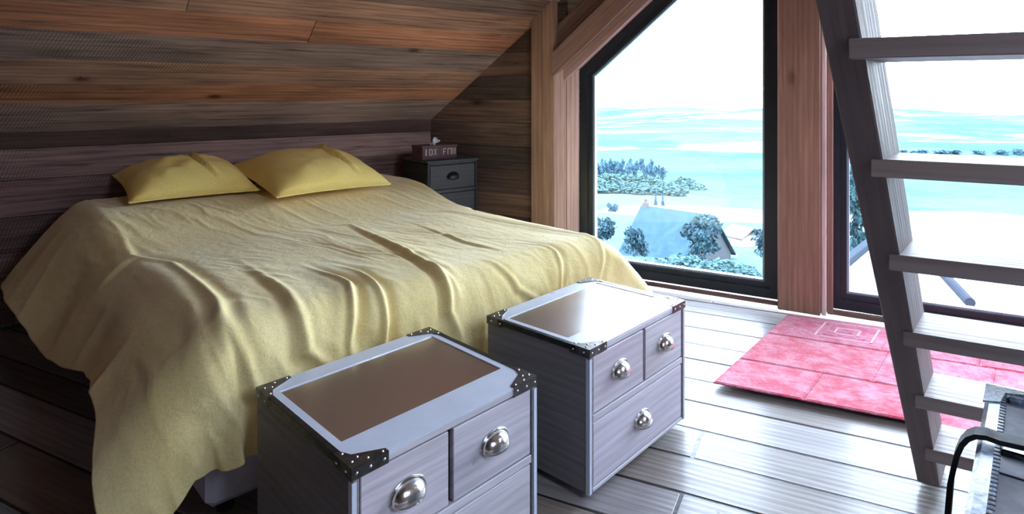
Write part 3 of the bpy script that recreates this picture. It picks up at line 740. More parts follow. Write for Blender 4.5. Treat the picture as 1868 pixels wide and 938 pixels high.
def chest(loc,ax,ay,W,D,H,split,label,group,name='trunk_chest',tone=(196,190,198),topmetal=True,rowz=0.50,zinc=None,rail=None):
    ex=Vector((math.cos(ax),math.sin(ax),0)); ey=Vector((math.cos(ay),math.sin(ay),0)); ez=Vector((0,0,1)); en=-ey
    root=thing(name,loc,label,'chest of drawers' if name!='bedside_cabinet' else 'bedside cabinet',group)
    T=rgb(*tone)
    def B(mb,x0,x1,y0,y1,z0,z1,tone=None,bev=0.002,vert=False):
        o=ex*x0+ey*y0+ez*z0
        if vert: mb.box(o,ez*(z1-z0),ex*(x1-x0),ey*(y1-y0),tone=tone or T,bev=bev,uo=(random.uniform(0,20),random.uniform(0,20)))
        else: mb.box(o,ex*(x1-x0),ez*(z1-z0),ey*(y1-y0),tone=tone or T,bev=bev,uo=(random.uniform(0,20),random.uniform(0,20)))
    t=0.018
    Tshade=tuple(x*0.36 for x in T)  # side panels: same wood, shade put into the tone
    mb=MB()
    mb.box(ez*0.004,ey*D,ez*(H-0.010),ex*t,tone=Tshade,bev=0.002,uo=(3,5)); mb.box(ex*(W-t)+ez*0.004,ey*D,ez*(H-0.010),ex*t,tone=Tshade,bev=0.002,uo=(9,1))
    B(mb,t,W-t,D-0.012,D-0.001,0.004,H-0.008); B(mb,t,W-t,0.012,D-0.012,0.004,0.02)
    B(mb,0.0,W,0.0,D,H-0.022,H-0.005)               # top board
    zr=H*rowz
    B(mb,t,W-t,0.0,0.03,zr-0.006,zr+0.016)          # middle rail
    B(mb,t,W-t,0.0,0.03,0.004,0.016)
    B(mb,t,W-t,0.020,0.03,0.016,H-0.022,tone=(0.02,0.02,0.02),bev=0)     # dark behind the gaps
    mb.build('body',M['whitewash'],root)
    g=0.0035; xs=W*(split or 0.5)
    for (x0,x1,z0,z1) in (((t,W-t,zr+0.016,H-0.023),(t,W-t,0.016,zr-0.006)) if split is None else ((t,xs-0.004,zr+0.016,H-0.023),(xs+0.004,W-t,zr+0.016,H-0.023),(t,W-t,0.016,zr-0.006))):
        mb=MB(); c=tuple(x*random.uniform(0.94,1.06) for x in T)
        B(mb,x0+g,x1-g,0.0015,0.019,z0+g,z1-g,tone=c)
        dr=mb.build('drawer',M['whitewash'],root)
        xc=(x0+x1)/2; zc=(z0+z1)/2
        cup_pull(dr,ex*xc+ez*(zc-0.008)-ey*(-0.0015),ex,ez,en,mat=M['chrome'] if topmetal else M['edge'])
    if not topmetal:
        mb=MB(); B(mb,-0.008,W+0.008,-0.008,D,H-0.005,H+0.008); mb.build('top_board',M['whitewash'],root)
        return root
    # metal top: satin border and darker sheet let into it
    bw=0.034; bf=0.105; bb=0.06; zb=H-0.005
    mb=MB()
    for q in (((0,0),(W,0),(W-bw,bf),(bw,bf)),((W,0),(W,D),(W-bw,D-bb),(W-bw,bf)),((W,D),(0,D),(bw,D-bb),(W-bw,D-bb)),((0,D),(0,0),(bw,bf),(bw,D-bb))):
        lo_=[ex*x+ey*y+ez*zb for x,y in q]; hi=[p+ez*0.005 for p in lo_]
        mb.faces(lo_+hi,[(3,2,1,0),(4,5,6,7),(0,1,5,4),(1,2,6,5),(2,3,7,6),(3,0,4,7)])
    mb.build('top_border',M['alu'],root)
    mb=MB(); B(mb,bw-0.002,W-bw+0.002,bf-0.002,D-bb+0.002,zb,zb+0.0025,bev=0); mb.build('top_sheet',M['zinc'],root)
    # blackened strips along both side edges
    for sx_ in (0,1):
        x0=-0.0025 if sx_==0 else W
        mb=MB(); B(mb,x0,x0+0.0025,0.05,D-0.05,H-0.016,H+0.0008,bev=0)
        B(mb,(0 if sx_==0 else W-0.013),(0.013 if sx_==0 else W),0.05,D-0.05,H-0.0002,H+0.0012,bev=0); mb.build('edge_strip',M['edge'],root)
    # slim metal strips on the front vertical edges
    for x0 in (-0.0015,W-0.0105):
        mb=MB(); B(mb,x0,x0+0.012,-0.0015,0.0,0.004,H-0.03,bev=0); B(mb,(x0 if x0<0 else W),(0 if x0<0 else W+0.0015),-0.0015,0.012,0.004,H-0.03,bev=0)
        mb.build('corner_strip',M['alu'],root)
    # corner brackets with rivets
    for (cx_,cy_,dx,dy) in ((0,0,1,1),(W,0,-1,1),(0,D,1,-1),(W,D,-1,-1)):
        mb=MB(); L1,L2=0.092,0.075
        z0=H+0.0002; z1=H+0.0022
        o=ex*(cx_-dx*0.0025)+ey*(cy_-dy*0.0025)
        poly=[(0,0),(L1,0),(L1,0.014),(0.026,L2*0.62),(0.014,L2),(0,L2)]
        lo_=[o+ex*dx*x+ey*dy*y+ez*z0 for x,y in poly]; hi=[o+ex*dx*x+ey*dy*y+ez*z1 for x,y in poly]; n=len(poly)
        f=[tuple(range(n))[::-1],tuple(range(n,2*n))]+[(i,(i+1)%n,n+(i+1)%n,n+i) for i in range(n)]
        if dx*dy<0: f=[x[::-1] for x in f]
        mb.faces(lo_+hi,f)
        # flanges folded down over the edges
        mb.box(o+ez*(H-0.024),ex*dx*L1,ey*dy*0.0018,ez*0.026,bev=0); mb.box(o+ez*(H-0.024),ex*dx*0.0018,ey*dy*L2,ez*0.026,bev=0)
        br=mb.build('corner_bracket',M['steel'],root)
        rv=[]
        for (x,y) in ((0.012,0.062),(0.013,0.022),(0.045,0.011),(0.080,0.008),(0.030,0.030)):
            rv.append((o+ex*dx*x+ey*dy*y+ez*z1,ez))
        for x in (0.012,0.045,0.080): rv.append((o+ex*dx*x+ez*(H-0.011)-ey*dy*0.0005,-ey*dy))
        for y in (0.022,0.062): rv.append((o+ey*dy*y+ez*(H-0.011)-ex*dx*0.0005,-ex*dx))
        for (c_,n_) in rv:
            mr=MB(); mr.dome(c_,n_,0.0036,0.0026); mr.build('rivet',M['rivet'],br,smooth=True)
    return root
rad=math.radians
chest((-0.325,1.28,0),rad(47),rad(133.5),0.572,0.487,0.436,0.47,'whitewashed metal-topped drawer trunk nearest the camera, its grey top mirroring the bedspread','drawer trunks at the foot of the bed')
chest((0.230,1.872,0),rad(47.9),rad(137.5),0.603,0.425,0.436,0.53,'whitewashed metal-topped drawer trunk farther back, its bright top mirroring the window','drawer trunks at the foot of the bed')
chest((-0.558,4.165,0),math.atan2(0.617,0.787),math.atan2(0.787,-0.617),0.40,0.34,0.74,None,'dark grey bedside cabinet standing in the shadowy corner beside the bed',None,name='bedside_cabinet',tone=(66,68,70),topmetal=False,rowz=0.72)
# tissue box on the cabinet
def tissue_box():
    ex=Vector((0.787,0.617,0)); ey=Vector((-0.617,0.787,0)); ez=Vector((0,0,1))
    o=Vector((-0.558,4.165,0.7485))+ex*(-0.005)+ey*0.06
    root=thing('tissue_box',o,'small dark red box with pale cut-out marks on the bedside cabinet, a tissue poking out','tissue box')
    W_,D_,H_=0.275,0.14,0.095
    mw=m_wood('red_stained_wood',rough=0.5,knots=0.1,contrast=0.4); T=rgb(84,52,56)
    mb=MB(); mb.box((0,0,0),ex*W_,ez*H_,ey*D_,tone=T,bev=0.003); mb.box(-ex*0.004-ey*0.004+ez*(H_-0.012),ex*(W_+0.008),ez*0.014,ey*(D_+0.008),tone=rgb(100,66,68),bev=0.002)
    mb.build('box_body',mw,root)
    mb=MB(); mt=m_plain('pale_marks',(0.34,0.31,0.31),0.6)
    def stroke(x,z,w_,h_,sl=0.0):
        mb.box(ex*x+ez*z-ey*0.003,ex*w_,ez*h_+ex*sl,ey*0.0035,bev=0)
    for (x,z,w_,h_,sl) in ((0.022,0.03,0.012,0.045,0),(0.050,0.03,0.008,0.045,0),(0.058,0.067,0.016,0.008,0),(0.072,0.035,0.008,0.035,0.0),(0.056,0.03,0.018,0.008,0),
        (0.084,0.03,0.008,0.045,0.022),(0.106,0.03,0.008,0.045,-0.022),(0.160,0.067,0.026,0.008,0),(0.160,0.03,0.008,0.04,0),(0.160,0.048,0.02,0.008,0),(0.196,0.03,0.008,0.045,0),(0.204,0.067,0.018,0.008,0),(0.222,0.03,0.008,0.045,0),(0.236,0.03,0.008,0.045,0),(0.252,0.03,0.009,0.045,0)):
        stroke(x,z,w_,h_,sl)
    mb.build('pale_marks',mt,root)
    N=14; r=np.linspace(-1,1,N); 
    G=np.zeros((N,N,3))
    for i,a in enumerate(r):
        for j,b in enumerate(r):
            c=ex*(W_/2+0.028*a*(0.4+0.6*(b+1)/2)+0.012*math.sin(b*3))+ey*(D_/2+0.016*math.sin(a*4+b*2))+ez*(H_-0.002+0.05*(b+1)/2*(1-0.35*a*a)+0.006*math.sin(a*7))
            G[i,j]=tuple(o+c)
    t_=grid_obj('tissue',G,m_plain('white_tissue',(0.8,0.8,0.8),0.9),o,None,0.001); t_.parent=root; t_.location=(0,0,0)
tissue_box()

# ------------------------------------------------------------ rug
def rug():
    O=Vector((0.829,2.604,0.001)); e1=Vector((0.896,-0.444,0)).normalized(); e2=Vector((0.678,0.820,0)); L2=1.05; e2=e2.normalized(); L1=1.75
    t=NT('patchwork_rug_pile'); at=t.n('ShaderNodeAttribute',attribute_name='tone').outputs[0]; tc=t.n('ShaderNodeTexCoord').outputs[3]
    a=t.n('ShaderNodeTexNoise',inp={0:tc,2:9.0,3:8.0,4:0.75}).outputs[0]; b=t.n('ShaderNodeTexNoise',inp={0:tc,2:70.0,3:4.0,4:0.7}).outputs[0]
    c=t.mix(t.ramp(a,[(0.42,(0,)*3),(0.62,(0.75,)*3)]),at,(*rgb(222,158,176),1))
    c=t.mix(0.55,c,t.ramp(b,[(0.3,(0.55,0.45,0.5)),(0.55,(1,1,1)),(0.75,(1.25,1.15,1.15))]),'MULTIPLY')
    t.bsdf(Base_Color=c,Roughness=0.95,Normal=t.bump(b,0.8,0.004),Sheen_Weight=0.2)
    mb=MB()
    mb.box(O,e1*L1,e2*L2,(0,0,0.003),tone=rgb(150,40,70),bev=0.002)
    rows=[(0.0,0.30,[0,0.34,0.78,1.20,1.75]),(0.30,0.69,[0,0.52,0.92,1.30,1.75]),(0.69,1.05,[0,0.49,0.86,1.3,1.75])]
    cols=[(214,66,98),(222,96,122),(206,56,88),(226,114,138),(200,76,108),(216,82,112)]
    k=0
    for (y0,y1,xs) in rows:
        for i in range(len(xs)-1):
            c_=rgb(*cols[(k*5+i*3)%6]); k+=1; g=0.009
            mb.box(O+e1*(xs[i]+0.002)+e2*(y0+0.002)+Vector((0,0,0.003)),e1*(xs[i+1]-xs[i]-0.004),e2*(y1-y0-0.004),(0,0,0.0025),tone=rgb(214,52,88),bev=0.001)
            mb.box(O+e1*(xs[i]+g)+e2*(y0+g)+Vector((0,0,0.0055)),e1*(xs[i+1]-xs[i]-2*g),e2*(y1-y0-2*g),(0,0,0.002),tone=c_,bev=0.001)
            if (k in (9,12)):
                cxx=(xs[i]+xs[i+1])/2+(0.07 if k==9 else 0); cyy=(y0+y1)/2+0.01
                for q,(hw,hh) in enumerate(((0.125,0.12),(0.09,0.085),(0.055,0.05),(0.022,0.02))):
                    for (sx_,sy_,wx,wy) in ((-hw,-hh,2*hw,0.009),(-hw,hh-0.009,2*hw,0.009),(-hw,-hh,0.009,2*hh),(hw-0.009,-hh,0.009,2*hh)):
                        mb.box(O+e1*(cxx+sx_)+e2*(cyy+sy_)+Vector((0,0,0.0075)),e1*wx,e2*wy,(0,0,0.0008),tone=rgb(206,96,140) if q%2 else rgb(250,196,208),bev=0)
    r=mb.build('rug',t.m,origin=O+e1*L1/2+e2*L2/2)
    tag(r,'faded pink patchwork rug on the floor boards in front of the window','rug')
rug()
# ------------------------------------------------------------ ladder
def ladder():
    T0=Vector((0.859,-0.511,0)).normalized(); F0=Vector((1.251,1.945,0)); LV=Vector((-0.545,-0.65,1.0)); DV=Vector((0.643,0.766,0))
    TH=0.058; WD=0.62; DP=0.19; top=2.10
    root=thing('loft_ladder',F0+T0*(WD/2),'sturdy open-tread wooden loft ladder leaning in front of the right-hand window','ladder')
    o0=root.location
    tone=rgb(128,112,112)
    for s in (0,WD+TH):
        mb=MB(); mb.box(F0-o0+T0*s,LV*top,DV*DP,T0*TH,tone=tone,bev=0.003,uo=(s*9,2)); mb.build('stringer',M['ladder'],root)
    for k in range(9):
        z=0.184+0.222*k
        if z>top-0.05: break
        mb=MB(); mb.box(F0-o0+LV*z-DV*0.003+T0*(TH-0.020)+Vector((0,0,-0.035)),T0*(WD+0.04),DV*(DP-0.004),(0,0,0.035),tone=rgb(*random.choice([(164,148,146),(156,140,140),(168,152,148)])),bev=0.002,uo=(k*3.1,k))
        mb.build('tread',M['ladder'],root)
ladder()
# ------------------------------------------------------------ old steamer trunk in the right corner
def trunk():
    e2=Vector((0.643,0.766,0)); e1=Vector((0.766,-0.643,0)); ez=Vector((0,0,1)); Zt=0.56
    FLc=Vector((1.042,1.376,0)); L=0.74; W_=0.42
    N0=FLc-e2*L
    root=thing('steamer_trunk',N0+e1*W_/2+e2*L/2,'scuffed blue-grey leather travel trunk with a black strap in the lower right corner','trunk')
    o=N0-root.location
    lea=NT('scuffed_leather'); tc=lea.n('ShaderNodeTexCoord').outputs[3]
    a=lea.n('ShaderNodeTexNoise',inp={0:tc,2:14.0,3:8.0,4:0.75}).outputs[0]; b=lea.n('ShaderNodeTexNoise',inp={0:tc,2:70.0,3:4.0}).outputs[0]
    c=lea.ramp(a,[(0.36,(0.015,0.018,0.025)),(0.46,(0.07,0.085,0.12)),(0.56,(0.20,0.25,0.35)),(0.72,(0.38,0.44,0.54))])
    lea.bsdf(Base_Color=c,Roughness=lea.ramp(b,[(0.3,(0.55,)*3),(0.7,(0.3,)*3)]),Normal=lea.bump(lea.mathn('ADD',a,b),0.5,0.004),Coat_Weight=0.3,Coat_Roughness=0.2)
    pan=m_plain('worn_canvas_panel',(0.20,0.19,0.21),0.6,0.0,0.5,9,0.25,stretch=(1,1,1))
    wt=m_plain('grey_wood_slat',(0.52,0.52,0.58),0.45,0.0,0.35,10,0.2)
    mb=MB(); mb.box(o+ez*0.015,e1*W_,e2*L,ez*(Zt-0.03),bev=0.012); mb.build('body',pan,root)
    # raised leather border along the lid edge
    def bar(name,mat,x0,x1,y0,y1,z0,z1,bev=0.003):
        mb=MB(); mb.box(o+e1*x0+e2*y0+ez*z0,e2*(y1-y0),e1*(x1-x0),ez*(z1-z0),bev=bev); return mb.build(name,mat,root)
    lb=bar('leather_border',lea.m,-0.004,0.030,0.0,L+0.004,Zt-0.06,Zt,0.008)
    bar('leather_border',lea.m,0.030,W_,L-0.034,L+0.004,Zt-0.05,Zt-0.001,0.006)
    bar('leather_border',lea.m,W_-0.03,W_+0.004,0,L-0.034,Zt-0.06,Zt,0.008)
    bar('slat',wt,0.092,0.150,0.0,L-0.036,Zt-0.02,Zt+0.004)
    bar('slat',wt,0.215,0.275,0.0,L-0.036,Zt-0.02,Zt+0.004)
    bar('leather_border',lea.m,0.031,0.091,L*0.62,L*0.66,Zt-0.02,Zt-0.004,0.003)
    bar('panel_seam',M['edge'],0.031,0.091,L*0.52,L*0.525,Zt-0.02,Zt-0.0115,0.001)
    # tooled corner patch
    mb=MB(); P=[(0,0),(0.085,0),(0.060,-0.018),(0.034,-0.030),(0.028,-0.085),(0,-0.10)]
    lo_=[o+e1*(x-0.006)+e2*(L+0.006+y)+ez*(Zt-0.001) for x,y in P]; hi=[p+ez*0.004 for p in lo_]; n=len(P)
    mb.faces(lo_+hi,[tuple(range(n)),tuple(range(n,2*n))[::-1]]+[((i+1)%n,i,n+i,n+(i+1)%n) for i in range(n)])
    tool=m_plain('tooled_leather',(0.02,0.022,0.028),0.45,0,0.85,130,1.0,colb=(0.35,0.38,0.43)); mb.build('corner_patch',tool,root)
    # stitches along the border
    mb=MB()
    for i in range(46):
        y=0.04+i*0.0145
        if abs(y-L*0.645)<0.03: continue
        mb.box(o+e1*0.0225+e2*y+ez*(Zt+0.0002),e1*0.010,e2*0.0035,ez*0.0012,bev=0)
    mb.build('stitching',M['dark'],root)
    # black strap across the lid, hanging over the left side in a loose loop
    y=L*0.60; sw=0.036; pts=[]
    prof=[(0.42,Zt+0.008),(0.275,Zt+0.012),(0.09,Zt+0.012),(0.03,Zt+0.008),(0.010,Zt+0.010),(-0.004,Zt+0.007),(-0.014,Zt-0.001),(-0.022,Zt-0.014),(-0.029,Zt-0.035),(-0.034,Zt-0.06),(-0.039,Zt-0.09),(-0.044,Zt-0.17),(-0.040,Zt-0.26),(-0.020,Zt-0.36),(-0.006,Zt-0.44)]
    vs=[];fs=[]
    for i,(x,z) in enumerate(prof):
        a=Vector(prof[max(i-1,0)]);b=Vector(prof[min(i+1,len(prof)-1)]); d=(b-a).normalized(); nn=Vector((-d.y,d.x))*-1
        if nn.y<0 and x>0: nn=-nn
        for (yy,th) in ((y,0.0),(y+sw,0.0),(y+sw,0.009),(y,0.009)):
            vs.append(o+e1*(x+nn.x*th*1)+e2*(yy-0.10*max(0,(Zt-z)-0.02))+ez*(z+nn.y*th))
    for i in range(len(prof)-1):
        for k in range(4): fs.append((i*4+k,(i+1)*4+k,(i+1)*4+(k+1)%4,i*4+(k+1)%4))
    fs.append((0,1,2,3)); fs.append(tuple((len(prof)-1)*4+k for k in (3,2,1,0)))
    mb=MB(); mb.faces(vs,fs); mb.build('strap',m_plain('black_strap',(0.012,0.011,0.012),0.6,spec=0.2),root)
    for (x,yy) in ((0.02,0.03),(W_-0.05,0.03),(0.02,L-0.06),(W_-0.05,L-0.06)): 
        mb=MB(); mb.box(o+e1*x+e2*yy,e1*0.03,e2*0.03,ez*0.016,bev=0.003); mb.build('foot',M['dark'],root)
trunk()
# ------------------------------------------------------------ outside
def hz(D_): # mean ground height by distance from the house
    return float(np.interp(D_,[0,14,24,45,90,150,260,420,700,1200,2200],[-2.6,-3.2,-5.6,-10.2,-17.5,-24,-31,-34,-36,-42,-48]))
def hz2(x,y):
    d=math.hypot(x,y); n_=mnoise.noise(Vector((x*0.004,y*0.004,1.3)))*d*0.02+mnoise.noise(Vector((x*0.02,y*0.02,4.3)))*min(d,300)*0.006
    return hz(d)+(n_ if d>25 else 0)
def terrain():
    t=NT('fields_and_meadows'); geo=t.n('ShaderNodeTexCoord').outputs[3]
    sep=t.n('ShaderNodeSeparateXYZ',inp={0:geo})
    v=t.n('ShaderNodeTexVoronoi',inp={0:t.n('ShaderNodeMapping',inp={0:geo,2:(0,0,0.5),3:(1.0,1.9,0.0)}).outputs[0],2:0.007,8:0.9})
    n1=t.n('ShaderNodeTexNoise',inp={0:geo,2:0.012,3:5.0,4:0.6}).outputs[0]
    n2=t.n('ShaderNodeTexNoise',inp={0:geo,2:0.4,3:6.0,4:0.7}).outputs[0]
    fc=t.n('ShaderNodeSeparateColor',inp={0:v.outputs[1]}).outputs[0]
    c=t.ramp(fc,[(0.0,(0.042,0.074,0.069)),(0.3,(0.053,0.086,0.080)),(0.5,(0.104,0.112,0.104)),(0.72,(0.046,0.080,0.075)),(1.0,(0.062,0.063,0.058))])
    c=t.mix(t.ramp(n1,[(0.52,(0,)*3),(0.60,(0.85,)*3)]),c,(0.032,0.064,0.064,1))
    def patch(c,x0,y0,rx,ry,col):
        dx=t.mathn('DIVIDE',t.mathn('SUBTRACT',sep.outputs[0],x0),rx); dy=t.mathn('DIVIDE',t.mathn('SUBTRACT',sep.outputs[1],y0),ry)
        r=t.mathn('ADD',t.mathn('ADD',t.mathn('MULTIPLY',dx,dx),t.mathn('MULTIPLY',dy,dy)),t.mathn('MULTIPLY',t.mathn('SUBTRACT',n1,0.5),1.6))
        return t.mix(t.ramp(r,[(0.85,(0.85,)*3),(1.0,(0,)*3)]),c,(*col,1))
    c=patch(c,46,128,30,24,(0.105,0.105,0.096)); c=patch(c,95,110,52,48,(0.12,0.12,0.115))
    c=t.mix(0.5,c,t.ramp(n2,[(0.3,(0.7,)*3),(0.7,(1.2,)*3)]),'MULTIPLY')
    t.bsdf(Base_Color=c,Roughness=0.95,Specular_IOR_Level=0.0)
    rs=[4.5,8,12,16,20,26,34,44,56,72,90,110,135,165,200,240,290,350,420,500,600,720,870,1050,1300,1600,2000]
    vs=[];fs=[];NA_=90; a0,a1=-0.6,1.75
    for r in rs:
        for k in range(NA_+1):
            a=a0+(a1-a0)*k/NA_; x,y=r*math.sin(a),r*math.cos(a); vs.append((x,y,hz2(x,y)))
    for i in range(len(rs)-1):
        for k in range(NA_):
            a=i*(NA_+1)+k; fs.append((a,a+1,a+NA_+2,a+NA_+1))
    mb=MB(); mb.faces(vs,fs); o=mb.build('hillside',t.m,smooth=True); o['kind']='structure'; return o
terrain()
def at(px,py,Y): return Vector(((px-CX)/FPX*Y,Y,CH+(HY-py)/FPX*Y))
def m_leaf(name,col,var=0.4):
    t=NT(name); tc=t.n('ShaderNodeTexCoord').outputs[3]; n=t.n('ShaderNodeTexNoise',inp={0:tc,2:3.0,3:5.0}).outputs[0]
    c=t.mix(t.ramp(n,[(0.35,(0,)*3),(0.65,(1,)*3)]),(col[0]*(1-var),col[1]*(1-var),col[2]*(1-var),1),(*col,1))
    t.bsdf(Base_Color=c,Roughness=0.8,Specular_IOR_Level=0.04); return t.m
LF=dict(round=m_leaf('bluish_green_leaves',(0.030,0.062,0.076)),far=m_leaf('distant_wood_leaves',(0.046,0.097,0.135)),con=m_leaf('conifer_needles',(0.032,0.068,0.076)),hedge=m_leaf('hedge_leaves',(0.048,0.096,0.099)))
BARK=m_plain('bark',(0.08,0.06,0.05),0.9)
def crown_mesh(kind,n,seed,leaf=0.09):
    r=random.Random(seed); vs=[];fs=[]
    def leafq(c,s):
        a=Vector((r.gauss(0,1),r.gauss(0,1),r.gauss(0,1))).normalized(); b=a.orthogonal().normalized()*s; d=a.cross(b).normalized()*s*0.8
        k=len(vs); vs.extend([c-b,c-d*0.6,c+b,c+d*0.6]); fs.append((k,k+1,k+2,k+3))
    if kind=='round':
        cl=[(Vector((r.uniform(-.3,.3),r.uniform(-.3,.3),r.uniform(.18,.78))),r.uniform(.16,.27)) for _ in range(13)]
        for _ in range(n):
            c,R_=r.choice(cl); d=Vector((r.gauss(0,1),r.gauss(0,1),r.gauss(0,1))).normalized(); leafq(c+d*R_*r.uniform(.7,1.08),leaf*r.uniform(.6,1.3))
    elif kind=='cone':
        for _ in range(n):
            h=r.random()**1.3; a=r.uniform(0,6.283); tier=(h*9)%1; R_=0.30*(1-h)*(1.15-0.5*tier)+0.01
            q=r.uniform(0.4,1)**0.6; leafq(Vector((math.cos(a)*R_*q,math.sin(a)*R_*q,0.08+0.92*h)),leaf*r.uniform(.5,1.0)*(1.1-h*.6))
    elif kind=='layer':   # horizontal sweeping branches
        for lv in range(22):
            z=0.06+0.9*lv/15; L=0.34*(1-z*0.85)
            for b in range(7):
                a=r.uniform(0,6.283)
                for _ in range(max(3,n//105)):
                    q=r.random(); p=Vector((math.cos(a)*L*q,math.sin(a)*L*q,z-0.05*q+0.05*q*q)); leafq(p+Vector((r.gauss(0,.015),r.gauss(0,.015),r.gauss(0,.006))),leaf*r.uniform(.5,1.0))
    else:   # low bush
        cl=[(Vector((r.uniform(-.4,.4),r.uniform(-.3,.3),r.uniform(.10,.48))),r.uniform(.2,.3)) for _ in range(9)]
        for _ in range(n):
            c,R_=r.choice(cl); d=Vector((r.gauss(0,1),r.gauss(0,1),abs(r.gauss(0,1))-.6)).normalized(); leafq(c+d*R_*r.uniform(.7,1.08),leaf*r.uniform(.6,1.3))
    return vs,fs
TR={}
def tree(name,kind,mat,loc,h,wd,label,cat,group=None,n=900,seed=1,leaf=0.09,ground=None,copies=None):
    key=(kind,n,seed,leaf,mat.name)
    if key not in TR:
        vs,fs=crown_mesh(kind,n,seed,leaf); mb=MB(); mb.faces(vs,fs); f=mb.build('foliage',mat)
        mb=MB(); mb.tube([(0,0,-0.08),(0.01,0,0.2),(0,0,0.42 if kind=='bush' else 0.75)],[0.012,0.010,0.006],7); k=mb.build('trunk',BARK); TR[key]=(f,k); first=True
    else: first=False
    root=thing(name,loc,label,cat,group); root.scale=(wd,wd,h); root.rotation_euler=(0,0,random.uniform(0,6.28))
    for o in TR[key]:
        if first: o.parent=root
        else:
            c=o.copy(); sc.collection.objects.link(c); c.parent=root
    return root
def gtree(name,kind,mat,px,ytop,ybase,Y,wpx,label,cat,group=None,**k):
    b=at(px,ybase,Y); h=(ybase-ytop)/FPX*Y; wd=wpx/FPX*Y
    return tree(name,kind,mat,b,h,wd*0.9,label,cat,group,**k)
def gy(px,Y): return HY+(CH-hz2((px-CX)/FPX*Y,Y))*FPX/Y
# distant wood at the far left of the view
for i in range(16):
    px=1086+i*8.2+random.uniform(-2,2); Y=258+random.uniform(-14,14); yb=gy(px,Y)+1
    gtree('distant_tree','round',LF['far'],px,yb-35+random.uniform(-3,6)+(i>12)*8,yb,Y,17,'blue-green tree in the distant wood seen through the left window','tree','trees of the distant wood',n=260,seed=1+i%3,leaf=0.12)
for i in range(22):
    px=1080+(i*53)%190; Y=182+(i%5)*12.5; yb=gy(px,Y)+1
    gtree('hedgerow_bush','bush',LF['hedge'],px,yb-19,yb,Y,44,'pale green hedgerow bush on the slope below the distant wood','bush','hedgerow bushes in mid distance',n=300,seed=4+i%3,leaf=0.11)
for i,(px,yt,yb) in enumerate(((1196,352,376),(1209,350,377))):
    gtree('conifer','cone',LF['far'],px,yt,yb,110,11,['slim dark conifer behind the house roof, the shorter of a pair','slim dark conifer behind the house roof, the taller of a pair'][i],'tree','pair of conifers behind the house',n=500,seed=7,leaf=0.10)
gtree('leafy_tree','round',LF['round'],1282,392,468,30,98,'bushy blue-green tree standing in front of the house','tree',n=1500,seed=11,leaf=0.065)
gtree('leafy_tree','round',LF['round'],1398,412,470,27,50,'small leafy tree against the pillar, right edge of left window','tree',n=900,seed=12,leaf=0.08)
gtree('leafy_tree','round',LF['round'],1160,412,468,30,46,'dark rounded tree in front of the house wall, left of the bushy tree','tree',n=900,seed=13,leaf=0.08)
gtree('leafy_tree','round',LF['round'],1100,395,440,34,55,'dark low tree by the left window frame above the bed','tree',n=900,seed=14,leaf=0.08)
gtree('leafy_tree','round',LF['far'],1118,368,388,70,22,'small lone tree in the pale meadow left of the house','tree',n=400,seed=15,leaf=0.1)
for i,(px,yt,yb,Y,wp,lb) in enumerate(((1222,452,512,21,115,'low pale hedge bush below the house, left end of the hedge'),(1275,458,516,20,125,'low pale hedge bush below the bushy tree, middle of the hedge'),(1335,466,522,19,120,'low pale hedge bush, right end of the hedge'),(1400,478,540,17,60,'round bush low against the pillar in the left window'))):
    gtree('garden_bush','bush',LF['hedge'],px,yt,yb,Y,wp,lb,'bush','bushes of the garden hedge',n=1300,seed=20+i,leaf=0.06)
gtree('cedar_tree','layer',LF['con'],1560,285,500,13,135,'cedar with layered sweeping branches beside the pillar in the right window','tree',n=2600,seed=31,leaf=0.055)
for i in range(7):
    px=1640+i*36+random.uniform(-8,8); gtree('distant_tree','round',LF['far'],px,gy(px,330)-11+random.uniform(-2,3),gy(px,330)+1,330,32,'pale distant tree on the horizon seen between the ladder treads','tree','trees on the horizon behind the ladder',n=220,seed=1+i%3,leaf=0.13)
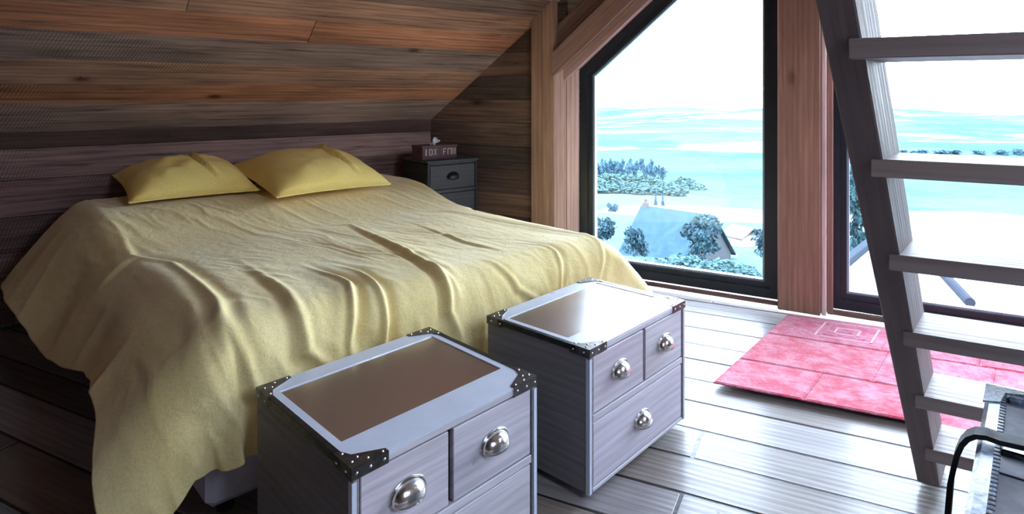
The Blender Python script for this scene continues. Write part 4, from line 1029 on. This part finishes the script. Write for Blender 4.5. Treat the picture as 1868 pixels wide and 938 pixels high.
# house
def house():
    Y=46.0; a=at(1170,377,Y); r1=at(1305,392,Y-4); 
    ux=(r1-a); ux.z=0; Lr=ux.length; ux.normalize(); uy=Vector((ux.y,-ux.x,0)); uy=uy if uy.y<0 else -uy
    root=thing('house',Vector((a.x,a.y,a.z-4.2)),'grey-roofed farmhouse seen through the left window','house')
    slate=m_plain('grey_slate_roof',(0.030,0.056,0.074),0.8,0,0.25,2,0.2,spec=0.0); wall=m_plain('pale_render',(0.05,0.055,0.06),0.9,0,0.15,3,spec=0.0)
    z0=4.2; hw=2.8; hr=2.9
    P=lambda x,y,z:ux*x+uy*y+Vector((0,0,z))
    mb=MB(); poly=[(-hw,0),(hw,0),(hw,z0-hr),(0,z0-0.05),(-hw,z0-hr)]
    A=[P(0.25,y,z-1.0 if z==0 else z) for y,z in poly];B=[P(Lr-0.25,y,z-1.0 if z==0 else z) for y,z in poly]; n=5
    mb.faces(A+B,[tuple(range(n)),tuple(range(n,2*n))[::-1]]+[((i+1)%n,i,n+i,n+(i+1)%n) for i in range(n)]); mb.build('wall',wall,root)
    for sgn in (1,-1):
        mb=MB(); o_=P(0,0,z0); mb.box(o_,ux*Lr,uy*sgn*(hw+0.35)+Vector((0,0,-(hr+0.22))),Vector((0,0,0.12)),bev=0.01); mb.build('roof',slate,root)
        mb=MB(); mb.box(P(0,sgn*(hw+0.35),z0-hr-0.30),ux*Lr,uy*sgn*0.10,Vector((0,0,0.14)),bev=0.01); mb.build('gutter',m_plain('white_gutter',(0.6,0.62,0.66),0.5),root)
    mb=MB(); mb.box(P(0.2,-0.2,z0-0.4),ux*0.32,uy*0.36,Vector((0,0,0.75)),bev=0.02); mb.box(P(0.28,-0.1,z0+0.35),ux*0.16,uy*0.16,Vector((0,0,0.25)),bev=0.01); mb.build('chimney',m_plain('brick_chimney',(0.05,0.04,0.04),0.9),root)
    for x in (1.4,3.4,5.2):
        mb=MB(); mb.box(P(x,hw+0.0,0.6),ux*0.8,uy*0.05,Vector((0,0,1.0)),bev=0.01); mb.build('window',m_plain('dark_window',(0.05,0.06,0.08),0.2),root)
house()
def barn():
    a=at(1335,410,60); b=at(1376,419,58); ux=(b-a);ux.z=0; L=ux.length;ux.normalize(); uy=Vector((ux.y,-ux.x,0)); uy=uy if uy.y<0 else -uy
    root=thing('barn',Vector((a.x,a.y,a.z-2.6)),'low barn with a brown roof behind the bushy tree','barn')
    P=lambda x,y,z:ux*x+uy*y+Vector((0,0,z)); tl=m_plain('brown_roof_tiles',(0.07,0.045,0.045),0.8,0,0.3,3)
    mb=MB(); mb.box(P(0.1,-1.6,-1),ux*(L-0.2),uy*3.2,Vector((0,0,2.9)),bev=0.01); mb.build('wall',m_plain('barn_wall',(0.3,0.29,0.27),0.9),root)
    for sgn in (1,-1):
        mb=MB(); mb.box(P(0,0,2.6),ux*L,uy*sgn*1.8+Vector((0,0,-0.8)),Vector((0,0,0.1)),bev=0.01); mb.build('roof',tl,root)
barn()
# pale terrace below the right window with dark kerbs
def terrace():
    zt_=-1.05; g=lambda px,py:up_z(px,py,zt_)
    A,B_,C_,D_=g(1500,512),g(1640,398),g(2300,430),g(2300,900); E_=g(1500,700)
    mb=MB(); P=[A,B_,C_,D_,E_]; Q=[p-Vector((0,0,0.22)) for p in P]; n=5
    mb.faces(P+Q,[tuple(range(n))[::-1],tuple(range(n,2*n))]+[(i,(i+1)%n,n+(i+1)%n,n+i) for i in range(n)])
    o=mb.build('terrace',m_plain('pale_terrace_screed',(0.36,0.37,0.38),0.8,0,0.12,3,spec=0.1)); struct(o)
    # ground floor beneath
    mb=MB(); c_=[p*1 for p in P]; 
    mb=MB(); lo_=[Vector((p.x,p.y,-6)) for p in P]; hi=[Vector((p.x,p.y,zt_-0.22)) for p in P]
    ctr=sum(P,Vector())/5
    lo_=[q+(Vector((ctr.x,ctr.y,0))-Vector((q.x,q.y,0)))*0.06 for q in lo_]; hi=[q+(Vector((ctr.x,ctr.y,0))-Vector((q.x,q.y,0)))*0.06 for q in hi]
    mb.faces(lo_+hi,[(i,(i+1)%n,n+(i+1)%n,n+i) for i in range(n)]); o=mb.build('trim_10',m_plain('annex_wall',(0.3,0.3,0.3),0.9)); struct(o)
    kb=m_plain('slate_kerb',(0.012,0.018,0.026),0.8,spec=0.05)
    d=(B_-A); d.normalize(); s_=d.cross(Vector((0,0,1)))
    mb=MB(); mb.box(A+Vector((0,0,0.0)),d*(B_-A).length,s_*0.11,(0,0,0.10),bev=0.008); k=mb.build('terrace_kerb',kb); tag(k,'dark kerb edging the pale terrace outside the right window, next to the cedar','kerb')
    a,b=g(1700,484),g(1770,561); d=b-a; 
    mb=MB(); mb.tube([a+Vector((0,0,0.05)),b+Vector((0,0,0.05))],0.05,10); k=mb.build('drain_pipe',kb); tag(k,'dark pipe lying across the pale terrace, seen between two ladder treads','pipe')
terrace()
